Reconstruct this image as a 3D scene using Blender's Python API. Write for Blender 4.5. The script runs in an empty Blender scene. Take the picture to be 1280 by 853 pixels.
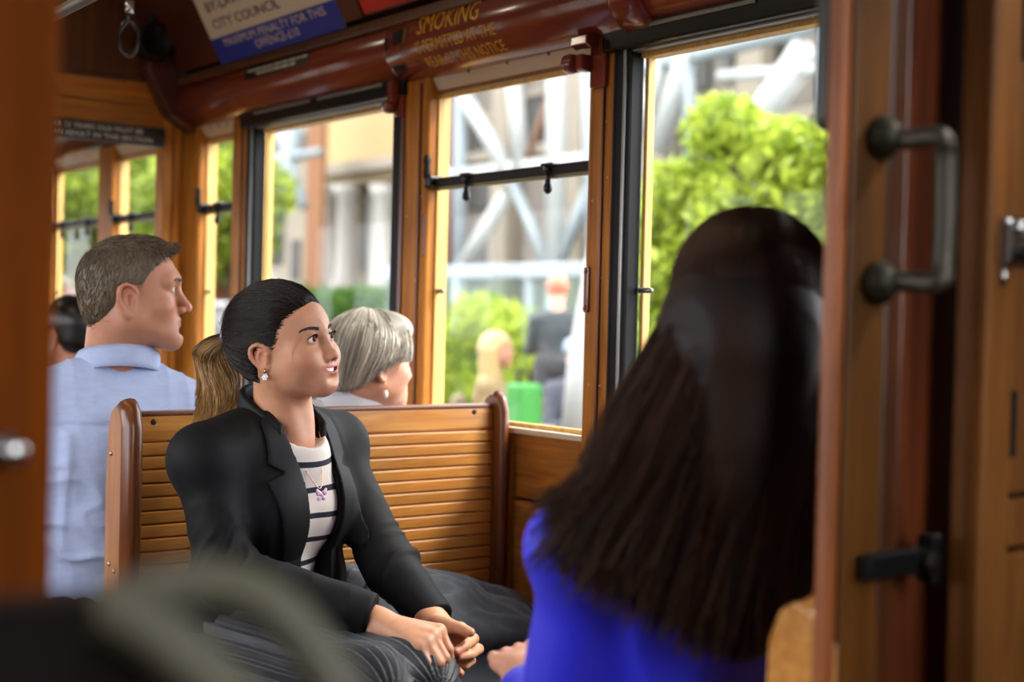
import bpy, bmesh, math, random
import numpy as np
from mathutils import Vector, Matrix

scene = bpy.context.scene
COL = scene.collection
R = math.radians

# ------------------------------------------------------------------ camera
FPX, CAMH = 1713.0, 1.15
YAW, PITCH, ROLL = R(37.84), R(-0.877), R(1.395)
C_FWD = np.array([math.sin(YAW)*math.cos(PITCH), math.cos(YAW)*math.cos(PITCH), math.sin(PITCH)])
_rt = np.array([math.cos(YAW), -math.sin(YAW), 0.0])
_up = np.cross(_rt, C_FWD)
C_RT = _rt*math.cos(ROLL) + _up*math.sin(ROLL)
C_UP = -_rt*math.sin(ROLL) + _up*math.cos(ROLL)
C_POS = np.array([0.0, 0.0, CAMH])
camd = bpy.data.cameras.new('camera')
cam = bpy.data.objects.new('camera', camd)
COL.objects.link(cam)
cam.matrix_world = Matrix(((C_RT[0], C_UP[0], -C_FWD[0], 0), (C_RT[1], C_UP[1], -C_FWD[1], 0),
                           (C_RT[2], C_UP[2], -C_FWD[2], CAMH), (0, 0, 0, 1)))
camd.sensor_width = 36.0
camd.lens = FPX/1280.0*36.0
camd.clip_start = 0.02
camd.dof.use_dof = True
camd.dof.focus_distance = 2.42
camd.dof.aperture_fstop = 2.35
scene.camera = cam

def ray(x, y):
    return C_FWD + C_RT*((x-640)/FPX) - C_UP*((y-426.5)/FPX)
def P(x, y, depth):            # photo pixel + distance along the view axis -> point
    return C_POS + ray(x, y)*depth
def onX(x, y, X):
    d = ray(x, y); return C_POS + d*(X/d[0])
def onY(x, y, Y):
    d = ray(x, y); return C_POS + d*(Y/d[1])

# ------------------------------------------------------------------ sky, sun, exposure
world = bpy.data.worlds.new('sky'); scene.world = world
world.use_nodes = True
wn = world.node_tree
bg = wn.nodes['Background']
bg.inputs[0].default_value = (0.93, 0.96, 1.0, 1)
bg.inputs[1].default_value = 3.6
sund = bpy.data.lights.new('sun', 'SUN')
sund.energy = 2.2
sund.angle = R(14)
sund.color = (1.0, 0.95, 0.86)
sun = bpy.data.objects.new('sun', sund); COL.objects.link(sun)
sun.rotation_euler = Vector((-0.62, 0.42, -0.80)).to_track_quat('-Z', 'Y').to_euler()
vs = scene.view_settings
vs.view_transform = 'Standard'
vs.look = 'None'
vs.gamma = 1.0
vs.use_curve_mapping = False
vs.exposure = 1.0
cy = scene.cycles
cy.max_bounces = 9
cy.diffuse_bounces = 5
cy.glossy_bounces = 3
cy.transmission_bounces = 4
cy.transparent_max_bounces = 16
cy.sample_clamp_indirect = 6.0
cy.caustics_reflective = False
cy.caustics_refractive = False

# ------------------------------------------------------------------ helpers
def srgb(h):
    h = h.lstrip('#')
    v = [int(h[i:i+2], 16)/255 for i in (0, 2, 4)]
    return tuple((c/12.92 if c <= .04045 else ((c+.055)/1.055)**2.4) for c in v) + (1,)

MATS = {}
def mat(name, col, rough=.5, metal=0., coat=0., spec=.5, bump=0., bscale=60., var=0., vscale=8., sss=0.,
        emit=None, sheen=0., trans=0., attr=None, stretch=None, coatr=.1):
    """plain procedural material: colour with soft noise variation and noise bump"""
    if name in MATS: return MATS[name]
    m = bpy.data.materials.new(name); m.use_nodes = True
    nt = m.node_tree; b = nt.nodes['Principled BSDF']
    c = srgb(col) if isinstance(col, str) else col
    b.inputs['Base Color'].default_value = c
    b.inputs['Roughness'].default_value = rough
    b.inputs['Metallic'].default_value = metal
    b.inputs['Coat Weight'].default_value = coat
    b.inputs['Coat Roughness'].default_value = coatr
    b.inputs['Specular IOR Level'].default_value = spec
    b.inputs['Sheen Weight'].default_value = sheen
    if sss:
        b.inputs['Subsurface Weight'].default_value = sss
        b.inputs['Subsurface Radius'].default_value = (.9, .35, .2)
        b.inputs['Subsurface Scale'].default_value = .006
    if emit:
        b.inputs['Emission Color'].default_value = c
        b.inputs['Emission Strength'].default_value = emit
    src = None
    tc = nt.nodes.new('ShaderNodeTexCoord')
    mp = nt.nodes.new('ShaderNodeMapping')
    nt.links.new(tc.outputs['Object'], mp.inputs[0])
    if stretch: mp.inputs['Scale'].default_value = stretch
    if attr:
        a = nt.nodes.new('ShaderNodeAttribute'); a.attribute_name = attr
        src = a.outputs['Color']
    if var:
        n = nt.nodes.new('ShaderNodeTexNoise'); n.inputs['Scale'].default_value = vscale
        n.inputs['Detail'].default_value = 4
        nt.links.new(mp.outputs[0], n.inputs[0])
        r = nt.nodes.new('ShaderNodeMapRange')
        r.inputs[3].default_value = 1-var; r.inputs[4].default_value = 1+var
        r.inputs[1].default_value = .25; r.inputs[2].default_value = .75
        nt.links.new(n.outputs[0], r.inputs[0])
        mx = nt.nodes.new('ShaderNodeMix'); mx.data_type = 'RGBA'; mx.blend_type = 'MULTIPLY'
        mx.inputs[0].default_value = 1
        if src: nt.links.new(src, mx.inputs[6])
        else: mx.inputs[6].default_value = c
        nt.links.new(r.outputs[0], mx.inputs[7])
        src = mx.outputs[2]
    if src: nt.links.new(src, b.inputs['Base Color'])
    if bump:
        n = nt.nodes.new('ShaderNodeTexNoise'); n.inputs['Scale'].default_value = bscale
        n.inputs['Detail'].default_value = 5
        nt.links.new(mp.outputs[0], n.inputs[0])
        bp = nt.nodes.new('ShaderNodeBump'); bp.inputs['Strength'].default_value = bump
        bp.inputs['Distance'].default_value = .002
        nt.links.new(n.outputs[0], bp.inputs['Height'])
        nt.links.new(bp.outputs[0], b.inputs['Normal'])
    MATS[name] = m
    return m

def wood(name, light, dark, axis='z', rough=.4, coat=.15, scale=1., spec=.5):
    """varnished timber, grain running along one axis"""
    if name in MATS: return MATS[name]
    m = bpy.data.materials.new(name); m.use_nodes = True
    nt = m.node_tree; b = nt.nodes['Principled BSDF']
    tc = nt.nodes.new('ShaderNodeTexCoord'); mp = nt.nodes.new('ShaderNodeMapping')
    s = [26*scale]*3; s['xyz'.index(axis)] = 1.6*scale
    mp.inputs['Scale'].default_value = s
    nt.links.new(tc.outputs['Object'], mp.inputs[0])
    n = nt.nodes.new('ShaderNodeTexNoise'); n.inputs['Scale'].default_value = 2.2
    n.inputs['Detail'].default_value = 7; n.inputs['Distortion'].default_value = .5
    n.inputs['Roughness'].default_value = .62
    nt.links.new(mp.outputs[0], n.inputs[0])
    cr = nt.nodes.new('ShaderNodeValToRGB')
    cr.color_ramp.elements[0].position = .32; cr.color_ramp.elements[0].color = srgb(dark)
    cr.color_ramp.elements[1].position = .68; cr.color_ramp.elements[1].color = srgb(light)
    nt.links.new(n.outputs[0], cr.inputs[0])
    n2 = nt.nodes.new('ShaderNodeTexNoise'); n2.inputs['Scale'].default_value = 3.1
    n2.inputs['Detail'].default_value = 3
    oi = nt.nodes.new('ShaderNodeObjectInfo')
    ad = nt.nodes.new('ShaderNodeVectorMath')
    nt.links.new(tc.outputs['Object'], ad.inputs[0]); 
    cmb = nt.nodes.new('ShaderNodeVectorMath'); cmb.operation = 'SCALE'
    cmb.inputs[0].default_value = (37, 11, 23)
    nt.links.new(oi.outputs['Random'], cmb.inputs['Scale'])
    nt.links.new(cmb.outputs[0], ad.inputs[1])
    nt.links.new(ad.outputs[0], n2.inputs[0])
    mr = nt.nodes.new('ShaderNodeMapRange'); mr.inputs[1].default_value = .3; mr.inputs[2].default_value = .7
    mr.inputs[3].default_value = .78; mr.inputs[4].default_value = 1.18
    nt.links.new(n2.outputs[0], mr.inputs[0])
    mx = nt.nodes.new('ShaderNodeMix'); mx.data_type = 'RGBA'; mx.blend_type = 'MULTIPLY'; mx.inputs[0].default_value = 1
    nt.links.new(cr.outputs[0], mx.inputs[6]); nt.links.new(mr.outputs[0], mx.inputs[7])
    nt.links.new(mx.outputs[2], b.inputs['Base Color'])
    b.inputs['Roughness'].default_value = rough
    b.inputs['Specular IOR Level'].default_value = spec
    b.inputs['Coat Weight'].default_value = coat; b.inputs['Coat Roughness'].default_value = .16
    bp = nt.nodes.new('ShaderNodeBump'); bp.inputs['Strength'].default_value = .12; bp.inputs['Distance'].default_value = .001
    nt.links.new(n.outputs[0], bp.inputs['Height']); nt.links.new(bp.outputs[0], b.inputs['Normal'])
    MATS[name] = m
    return m

def glass_mat(name='window_glass', tint=(1, 1, 1, 1), refl=.4):
    if name in MATS: return MATS[name]
    m = bpy.data.materials.new(name); m.use_nodes = True
    nt = m.node_tree; nt.nodes.remove(nt.nodes['Principled BSDF'])
    out = nt.nodes['Material Output']
    t = nt.nodes.new('ShaderNodeBsdfTransparent'); t.inputs[0].default_value = tint
    g = nt.nodes.new('ShaderNodeBsdfGlossy'); g.inputs['Roughness'].default_value = .02
    f = nt.nodes.new('ShaderNodeFresnel'); f.inputs[0].default_value = 1.45
    mu = nt.nodes.new('ShaderNodeMath'); mu.operation = 'MULTIPLY'; mu.inputs[1].default_value = refl
    nt.links.new(f.outputs[0], mu.inputs[0])
    ge = nt.nodes.new('ShaderNodeNewGeometry'); iv = nt.nodes.new('ShaderNodeMath'); iv.operation = 'SUBTRACT'; iv.inputs[0].default_value = 1.
    nt.links.new(ge.outputs['Backfacing'], iv.inputs[1])
    m2 = nt.nodes.new('ShaderNodeMath'); m2.operation = 'MULTIPLY'; nt.links.new(mu.outputs[0], m2.inputs[0]); nt.links.new(iv.outputs[0], m2.inputs[1]); mu = m2
    mx = nt.nodes.new('ShaderNodeMixShader')
    nt.links.new(mu.outputs[0], mx.inputs[0]); nt.links.new(t.outputs[0], mx.inputs[1]); nt.links.new(g.outputs[0], mx.inputs[2])
    nt.links.new(mx.outputs[0], out.inputs[0])
    MATS[name] = m
    return m

def link(name, me, m=None, parent=None, smooth=False):
    o = bpy.data.objects.new(name, me)
    COL.objects.link(o)
    if m is not None:
        if isinstance(m, (list, tuple)):
            for q in m: me.materials.append(q)
        elif len(me.materials) == 0: me.materials.append(m)
    if parent is not None: o.parent = parent
    if smooth:
        me.polygons.foreach_set('use_smooth', np.ones(len(me.polygons), dtype=bool))
    return o

def tag(o, label=None, cat=None, group=None, kind=None):
    if label: o['label'] = label
    if cat: o['category'] = cat
    if group: o['group'] = group
    if kind: o['kind'] = kind
    return o

def empty(name, label=None, cat=None, group=None, kind=None, loc=(0, 0, 0)):
    o = bpy.data.objects.new(name, None); COL.objects.link(o)
    o.location = loc
    o.empty_display_size = .05
    return tag(o, label, cat, group, kind)

def bm_obj(name, bm, m, parent=None, smooth=False):
    me = bpy.data.meshes.new(name)
    bmesh.ops.recalc_face_normals(bm, faces=bm.faces)
    bm.to_mesh(me); bm.free()
    return link(name, me, m, parent, smooth)

def bm_box(bm, a, b, bevel=0., seg=2, mtx=None):
    r = bmesh.ops.create_cube(bm, size=1.)
    vs_ = r['verts']
    c = [(a[i]+b[i])/2 for i in range(3)]; s = [abs(b[i]-a[i]) for i in range(3)]
    for v in vs_:
        v.co = Vector([v.co[i]*s[i]+c[i] for i in range(3)])
    if bevel:
        es = set()
        for v in vs_: es.update(v.link_edges)
        g = bmesh.ops.bevel(bm, geom=list(es), offset=min(bevel, min(s)*.45), segments=seg, affect='EDGES', profile=.5)
        vs_ = list({v for f in g['faces'] for v in f.verts} | {v for v in vs_ if v.is_valid})
    if mtx is not None:
        bmesh.ops.transform(bm, matrix=mtx, verts=[v for v in vs_ if v.is_valid])
    return vs_

def box(name, a, b, m, parent=None, bevel=.003, seg=2, mtx=None):
    bm = bmesh.new(); bm_box(bm, a, b, bevel, seg, mtx)
    return bm_obj(name, bm, m, parent)

def prism(name, pts, axis, lo, hi, m, parent=None, bevel=0., smooth=False):
    """2-D outline extruded along an axis; pts are the other two coordinates in xyz order"""
    bm = bmesh.new()
    def mk(p, t):
        q = list(p); q.insert('xyz'.index(axis), t); return bm.verts.new(q)
    A = [mk(p, lo) for p in pts]; B = [mk(p, hi) for p in pts]
    bm.faces.new(A); bm.faces.new(B[::-1])
    n = len(pts)
    for i in range(n): bm.faces.new([A[i], A[(i+1) % n], B[(i+1) % n], B[i]])
    if bevel:
        bmesh.ops.bevel(bm, geom=bm.edges[:], offset=bevel, segments=2, affect='EDGES', profile=.5)
    return bm_obj(name, bm, m, parent, smooth)

def tube_data(pts, rad, n=10, cap=True):
    pts = np.asarray(pts, float); k = len(pts)
    rad = np.full(k, rad) if np.isscalar(rad) else np.asarray(rad, float)
    t = np.gradient(pts, axis=0); t /= np.linalg.norm(t, axis=1)[:, None]+1e-9
    a = np.array([0, 0, 1.]) if abs(t[0][2]) < .9 else np.array([1., 0, 0])
    V = []
    u = np.cross(t[0], a); u /= np.linalg.norm(u)
    for i in range(k):
        u = u - t[i]*(u@t[i]); u /= np.linalg.norm(u)+1e-9
        w = np.cross(t[i], u)
        for j in range(n):
            an = 2*math.pi*j/n
            V.append(pts[i]+(u*math.cos(an)+w*math.sin(an))*rad[i])
    F = []
    for i in range(k-1):
        for j in range(n):
            F.append((i*n+j, i*n+(j+1) % n, (i+1)*n+(j+1) % n, (i+1)*n+j))
    if cap:
        F.append(tuple(range(n))[::-1]); F.append(tuple((k-1)*n+j for j in range(n)))
    return V, F

def tube(name, pts, rad, m, parent=None, n=10, smooth=True):
    V, F = tube_data(pts, rad, n)
    me = bpy.data.meshes.new(name); me.from_pydata([tuple(v) for v in V], [], F); me.update()
    return link(name, me, m, parent, smooth)

def lathe(name, prof, axis_p, axis_d, m, parent=None, n=16):
    """revolve (radius, height) profile about an axis"""
    d = np.array(axis_d, float); d /= np.linalg.norm(d)
    a = np.array([0, 0, 1.]) if abs(d[2]) < .9 else np.array([1., 0, 0])
    u = np.cross(d, a); u /= np.linalg.norm(u); w = np.cross(d, u)
    V = []; F = []
    for r_, h_ in prof:
        for j in range(n):
            an = 2*math.pi*j/n
            V.append(tuple(np.array(axis_p)+d*h_+(u*math.cos(an)+w*math.sin(an))*max(r_, 1e-4)))
    for i in range(len(prof)-1):
        for j in range(n): F.append((i*n+j, i*n+(j+1) % n, (i+1)*n+(j+1) % n, (i+1)*n+j))
    F.append(tuple(range(n))[::-1]); F.append(tuple((len(prof)-1)*n+j for j in range(n)))
    me = bpy.data.meshes.new(name); me.from_pydata(V, [], F); me.update()
    return link(name, me, m, parent, True)

def spline(pts, n=24):
    """Catmull-Rom through points"""
    p = np.asarray(pts, float); p = np.vstack([2*p[0]-p[1], p, 2*p[-1]-p[-2]])
    out = []
    k = len(p)-3
    for t in np.linspace(0, k, n):
        i = min(int(t), k-1); f = t-i
        a, b, c, d = p[i], p[i+1], p[i+2], p[i+3]
        out.append(.5*((2*b)+(-a+c)*f+(2*a-5*b+4*c-d)*f*f+(-a+3*b-3*c+d)*f**3))
    return np.array(out)

def text_mesh(body, size, xs=1., align='LEFT', res=2):
    """lettering as a flat mesh in the XY plane, squeezed by xs"""
    cu = bpy.data.curves.new('txt', 'FONT'); cu.body = body; cu.size = size; cu.align_x = align
    cu.resolution_u = res
    o = bpy.data.objects.new('txt', cu); COL.objects.link(o)
    dg = bpy.context.evaluated_depsgraph_get()
    me = bpy.data.meshes.new_from_object(o.evaluated_get(dg))
    bpy.data.objects.remove(o); bpy.data.curves.remove(cu)
    me.materials.clear()
    bm = bmesh.new(); bm.from_mesh(me)
    for k in range(-3, 12):
        bmesh.ops.bisect_plane(bm, geom=bm.verts[:]+bm.edges[:]+bm.faces[:], plane_co=(0, size*k*.09, 0), plane_no=(0, 1, 0))
    bm.to_mesh(me); bm.free()
    for v in me.vertices: v.co.x *= xs
    return me

def map_mesh(me, fn):
    for v in me.vertices: v.co = fn(v.co)
    me.update(); return me

# materials shared by the tram
W_Z = wood('varnished_timber_upright', '#c4802f', '#8a4f12', 'z', rough=.48, coat=.0, spec=.2)
W_Y = wood('varnished_timber_lengthwise', '#b0702c', '#70400f', 'y')
W_X = wood('varnished_timber_crosswise', '#e0a052', '#b06c28', 'x', rough=.32, coat=.25)
W_XD = wood('brown_timber_crosswise', '#a5611f', '#6b3a10', 'x')
W_YEL = wood('daylit_yellow_timber', '#e8c070', '#c9973f', 'z', rough=.5, coat=.1)  # the varnished wood again, with daylight painted in as yellow
W_RED = wood('red_brown_timber', '#7a3a1a', '#4b1f0c', 'z')
W_DK = wood('dark_stained_timber', '#63340f', '#3a1b06', 'z')
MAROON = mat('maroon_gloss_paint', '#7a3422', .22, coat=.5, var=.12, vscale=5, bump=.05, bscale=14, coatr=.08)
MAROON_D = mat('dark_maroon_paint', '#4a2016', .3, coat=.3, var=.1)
BLACKP = mat('black_rubber', '#0b0b0b', .55, bump=.05, spec=.2)
BLACKG = mat('black_gloss_paint', '#0a0a0b', .3, coat=.1, spec=.3)
GREYM = mat('grey_metal', '#8b8b88', .35, metal=.8, var=.1)
CHROME = mat('chrome', '#cfcfcd', .15, metal=1.)
BRONZE = mat('dark_bronze', '#1c1814', .5, metal=.1, spec=.2, var=.2, vscale=20)
SCREW = mat('steel_screw', '#b5a98f', .35, metal=.9)
CREAM = mat('cream_and_soffit_sheen', '#cdbfa4', .35, coat=.2, var=.08, vscale=6)  # pale sill colour; on the soffit it paints reflected daylight
# ------------------------------------------------------------------ tram body
XI, XG, XO = 1.88, 1.908, 1.926            # inner face, glass, outer face of the window side
YB, YE = -1.3, 7.6                      # tram ends
POSTS = [(1.16, 1.26), (2.08, 2.16), (2.75, 2.865), (3.70, 3.80), (4.03, 4.15), (4.745, 4.88), (5.41, 5.55), (6.2, 6.34), (7.0, 7.14)]
ZS, ZT = .918, 1.694                    # sill, window head

floor = tag(box('floor', (-.55, YB, -.06), (2.0, YE, 0.), mat('dark_floor_boards', '#3a2c22', .6, var=.2), None, 0), 'dark timber floor of the tram', 'floor', kind='structure')
wr = empty('wall_right', 'varnished timber side wall of the tram below and between the windows', 'wall', kind='structure')
# lower panelling, joints left open as grooves
for (y0, y1) in [(.86, 1.70), (1.706, 2.405), (2.43, 3.2), (3.206, 4.1)]:
    box('panel', (XI, y0, .757), (XI+.03, y1, .90), W_Y, wr, .003)
    box('panel', (XI, y0, .03), (XI+.03, y1, .75), W_Y, wr, .003)
box('panel', (XI, 4.15, .03), (XI+.03, YE, .90), W_Y, wr, .003)
box('batten', (XI-.012, 2.405, .03), (XI+.03, 2.43, .90), W_Z, wr, .004)
box('skirt', (XI+.03, YB+1.5, -.25), (XO, YE, .90), MAROON_D, wr, 0)
box('sill', (XI-.008, .86, .898), (XO, YE, ZS-.006), CREAM, wr, .003)
box('sill_lip', (XG-.02, .86, ZS-.006), (XG-.008, YE, ZS+.004), W_YEL, wr, .002)
for i, (y0, y1) in enumerate(POSTS):
    p = box('post', (XI-.015, y0, ZS-.04), (XG+.004, y1, 1.74), W_Z, wr, .005)
    box('daylit_lining', (XI+.012, y0-.005, ZS), (XO, y0, ZT), W_YEL, p, .001)  # thin strip carrying painted daylight on the near side of the post
    box('outer_casing', (XG+.004, y0, ZS-.02), (XO, y1, 1.74), W_YEL, p, .001)
    if i in (1, 2, 3):
        box('bead', (XI-.021, y0+.028, ZS-.02), (XI-.014, y0+.034, 1.72), W_RED, p, .002)
    if i == 2:
        box('edge_strip', (XI-.02, y1-.014, ZS-.02), (XI-.010, y1+.002, 1.70), W_RED, p, .003)
        box('edge_strip', (XI-.019, y0+.004, 1.40), (XI-.012, y0+.012, 1.30), W_RED, p, .002)
    for q, (zz, f) in enumerate([(1.56, .3), (1.40, .75), (1.24, .35), (1.02, .3), (1.02, .72), (1.445, .2)]):
        if i in (1, 2):
            lathe('screw', [(0.0, .0), (.0035, .0), (.0028, -.002), (0, -.0025)], (XI-.0145, y0+(y1-y0)*f, zz), (1, 0, 0), SCREW, p, 8)
# hand strip with bolts on the post between the open window and the sealed one
hp = empty('strap_plate', 'narrow maroon strap plate bolted to the post beside the open window', 'bracket')
z0, z1 = onX(746, 340, XI)[2], onX(745, 385, XI)[2]
box('plate', (XI-.021, 2.142, z1-.01), (XI-.014, 2.158, z0+.01), MAROON, hp, .003)
for zz in (z0, z1): lathe('bolt', [(0, 0), (.006, 0), (.005, -.004), (0, -.005)], (XI-.02, 2.150, zz), (1, 0, 0), MAROON, hp, 10)

# window head: wall band above the glass, all along
box('head_band', (XI+.012, .86, ZT), (XO, YE, 1.80), W_Y, wr, .002)

PANE = glass_mat()
def pane_at(name, y0, y1, parent, z0=ZS, z1=ZT, x=XG):
    return box(name, (x-.002, y0, z0), (x+.002, y1, z1), PANE, parent, 0)

def sealed_window(n, y0, y1, label):
    w = empty('window_%d' % n, label, 'window', kind='structure')
    f = box('frame', (XI-.018, y1-.006, ZS-.02), (XG-.01, y1+.004, 1.745), BLACKP, w, .004)     # far upright, flat to its post
    # near and far uprights of the black rubber frame
    box('frame', (XI-.016, y1-.045, ZS-.01), (XI+.024, y1, 1.745), BLACKP, w, .006)
    box('chrome_strip', (XI-.02, y1-.036, ZS-.005), (XI-.014, y1-.027, 1.72), GREYM, w, .002)
    box('frame', (XI-.016, y0, ZS-.01), (XI+.024, y0+.045, 1.745), BLACKP, w, .006)
    h = box('header', (XI-.03, y0-.02, ZT+.004), (XI+.012, y1+.03, 1.752), BLACKG, w, .006)
    k = max(2, int((y1-y0)/.34))
    L = (y1-y0-.10)/k
    for i in range(k):
        a = y0+.05+i*L
        box('vent_slot', (XI-.034, a+.02, 1.730), (XI-.028, a+L-.02, 1.739), mat('dull_grey_aluminium', '#77766f', .45, metal=.3), h, .002)
    box('bottom_frame', (XI-.016, y0, ZS-.012), (XI+.024, y1, ZS+.012), BLACKP, w, .004)
    box('top_lip', (XI+.012, y0, ZT-.010), (XO-.002, y1-.045, ZT+.004), W_YEL, w, .002)
    box('top_bead', (XI-.012, y0+.045, ZT-.001), (XI+.012, y1-.045, ZT+.005), GREYM, w, .002)
    box('side_lining', (XI+.024, y1-.056, ZS), (XO-.002, y1-.046, ZT), W_YEL, w, .002)
    pane_at('pane', y0, y1-.05, w)
    return w

def open_window(n, y0, y1, label, catches=True):
    w = empty('window_%d' % n, label, 'window', kind='structure')
    pts = [(XI-.02, 1.757), (XI-.02, 1.75), (XG-.008, ZT-.004), (XO, ZT-.004), (XO, 1.757)]
    prism('soffit_board', pts, 'y', y0, y1, CREAM, w)  # cream colour stands in for sheen on a varnished board
    box('soffit_lip', (XG-.010, y0, ZT-.012), (XG-.002, y1, ZT-.002), W_YEL, w, .001)
    for f in (.25, .5, .75):
        yy = y0+(y1-y0)*f
        lathe('screw', [(0, 0), (.004, 0), (.003, .002), (0, .0025)], (XI-.006, yy, ZT+.034), (-.8, 0, -.6), BRONZE, w, 8)
    zb = 1.478
    bar = box('sash_bar', (XI-.004, y0, zb-.011), (XI+.018, y1, zb+.010), BRONZE, w, .003)
    box('bar_edge', (XI+.004, y0, zb-.019), (XI+.018, y1, zb-.010), mat('olive_metal', '#77704f', .4, metal=.5), bar, .002)
    for f in ((.25, .76) if catches else (.5,)):
        yy = y1-(y1-y0)*f
        pr = [(.0, .006), (.012, .006), (.011, -.004), (.006, -.012), (.0065, -.03), (.010, -.038), (.0095, -.047), (.004, -.053), (0, -.054)]
        lathe('catch', pr, (XI-.004, yy, zb), (0, 0, 1), BLACKG, bar, 12)
        box('catch_plate', (XI-.012, yy-.02, zb+.004), (XI+.02, yy+.02, zb+.014), BLACKG, bar, .003)
    box('bracket', (XI-.02, y1-.018, zb-.014), (XI+.02, y1+.008, zb+.016), BLACKG, bar, .005)
    lathe('bracket_knob', [(0, 0), (.007, 0), (.010, .012), (.008, .03), (.010, .045), (.006, .058), (0, .06)], (XI-.014, y1+.004, zb+.008), (0, 0, 1), BRONZE, bar, 10)
    lathe('latch_pin', [(0, 0), (.006, 0), (.006, .022), (.004, .028), (0, .029)], (XI+.02, y1-.002, 1.216), (0, -1, 0), GREYM, w, 10)
    pane_at('pane', y0, y1, w)
    return w

sealed_window(1, 1.26, 2.08, 'large sealed window in a black rubber frame with a tree outside')
open_window(2, 2.16, 2.75, 'timber sash window with a dark bar and two hanging catches')
sealed_window(3, 2.865, 3.70, 'large sealed window in a black rubber frame with white columns outside')
open_window(4, 3.80, 4.03, 'narrow timber sash window next to the end bulkhead', False)
open_window(5, 4.15, 4.745, 'timber sash window beyond the doorway, next to the bulkhead')
open_window(6, 4.88, 5.41, 'second timber sash window beyond the doorway')
open_window(7, 5.55, 6.2, 'third timber sash window beyond the doorway')
open_window(8, 6.34, 7.0, 'last timber sash window at the far end of the tram')
pin = lathe('latch_pin', [(0, 0), (.006, 0), (.006, .03), (.004, .036), (0, .037)], (XI+.02, 2.03, 1.216), (0, -1, 0), GREYM, None, 10)
tag(pin, 'small grey latch pin in the sealed window by the tree', 'latch')

# ------------------------------------------------------------------ ceiling roll, rail, cards
RC = (1.885, 1.815)
def roll_pt(ang, r, y):      # ang 0 faces the aisle, + up
    return (RC[0]-math.cos(ang)*r, y, RC[1]+math.sin(ang)*r)
def roll(name, y0, y1, r, m, parent, capr=.0):
    V = []; F = []; n = 28
    ys = [(y0, r-.012), (y0+.004, r-.004), (y0+.012, r), (y1-.012, r), (y1-.004, r-.004), (y1, r-.012)]
    for y, rr in ys:
        for j in range(n): V.append(roll_pt(-2.0+4.2*j/(n-1), rr, y))
    for i in range(len(ys)-1):
        for j in range(n-1): F.append((i*n+j, i*n+j+1, (i+1)*n+j+1, (i+1)*n+j))
    F.append(tuple(range(n))); F.append(tuple((len(ys)-1)*n+j for j in range(n))[::-1])
    me = bpy.data.meshes.new(name); me.from_pydata(V, [], F); me.update()
    return link(name, me, m, parent, True)
trm = empty('trim_1', 'glossy maroon rounded cornice running above the windows', 'cornice', kind='structure')
roll('cornice_section', .86, 2.02, .080, MAROON, trm)
roll('cornice_section', 1.99, 2.865, .087, MAROON, trm)
roll('cornice_section', 2.84, 4.115, .081, MAROON, trm)
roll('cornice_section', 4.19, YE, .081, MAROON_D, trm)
roll('cornice_band', 1.955, 2.045, .093, MAROON, trm)
def roll_patch(name, y0, y1, a0, a1, r, m, parent, n=8):
    V = []; F = []
    for y in (y0, y1):
        for j in range(n): V.append(roll_pt(a0+(a1-a0)*j/(n-1), r, y))
    for j in range(n-1): F.append((j, j+1, n+j+1, n+j))
    me = bpy.data.meshes.new(name); me.from_pydata(V, [], F); me.update()
    o = link(name, me, m, parent, True)
    md = o.modifiers.new('s', 'SOLIDIFY'); md.thickness = .0006; md.offset = 0
    return o
HOLE_SHADE = mat('hole_shade_black', '#050303', .9)  # black patches on the surface paint the shade inside holes
roll_patch('socket_shade_patch', 2.765, 2.815, -.08, .30, .0876, HOLE_SHADE, trm)
roll_patch('socket_edge', 2.757, 2.772, -.10, .34, .0879, mat('aged_brass', '#6b4a12', .4, metal=.4), trm)
roll_patch('slot_shade_patch', 2.838, 2.848, -.16, .14, .0876, HOLE_SHADE, trm)
roll_patch('slot_shade_patch', 2.79, 2.84, -.86, -.66, .0876, HOLE_SHADE, trm)
# yellow notice lettered on the cornice
GOLD = mat('gold_leaf_lettering', '#d9a520', .4, metal=.15, var=.15, vscale=60)
notice = empty('painted_notice', 'gold lettering about smoking painted on the maroon cornice', 'sign')
for body, size, zb_, y_start, L in [('SMOKING', .068, 1.8165, 2.712, .245), ('IS PERMITTED AT THE', .040, 1.775, 2.722, .313), ('REAR OF THIS NOTICE', .040, 1.744, 2.702, .303)]:
    me = text_mesh(body, size, .6)
    w = max(v.co.x for v in me.vertices)
    base = math.asin(max(-.99, min(.99, (zb_-RC[1])/.088)))
    def fn(c, L=L, w=w, y_start=y_start, base=base):
        return Vector(roll_pt(base+c.y/.088, .0878, y_start-c.x*L/w))
    map_mesh(me, fn)
    link('lettering', me, GOLD, notice)
# small black notice plate on the left length of cornice, two worn lines of lettering
WHITE_INK = mat('worn_white_lettering', '#d8d2c6', .6)
pl = empty('notice_plate', 'small black notice plate with two worn white lines on the cornice', 'sign')
ya, yb = 3.61, 3.24
roll_patch('plate', yb, ya, .06, .50, .0822, mat('black_plate', '#17120f', .4), pl)
rng = random.Random(4)
for (a0, a1, s, e) in ((.33, .42, .015, .35), (.16, .25, .075, .29)):
    y = ya-s
    while y > ya-e:
        wl = rng.uniform(.012, .045)
        roll_patch('worn_word', max(y-wl, ya-e-.01), y, a0, a1, .0828, WHITE_INK, pl, 3)
        y -= wl+.006
# timber rail above the cornice
box('rail', (1.802, .86, 1.858), (1.90, 4.115, 1.886), wood('brown_rail', '#5f3412', '#3d1e09', 'y'), trm, .006)
box('rail', (1.795, 4.19, 1.893), (1.90, YE, 1.93), W_DK, trm, .006)

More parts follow.
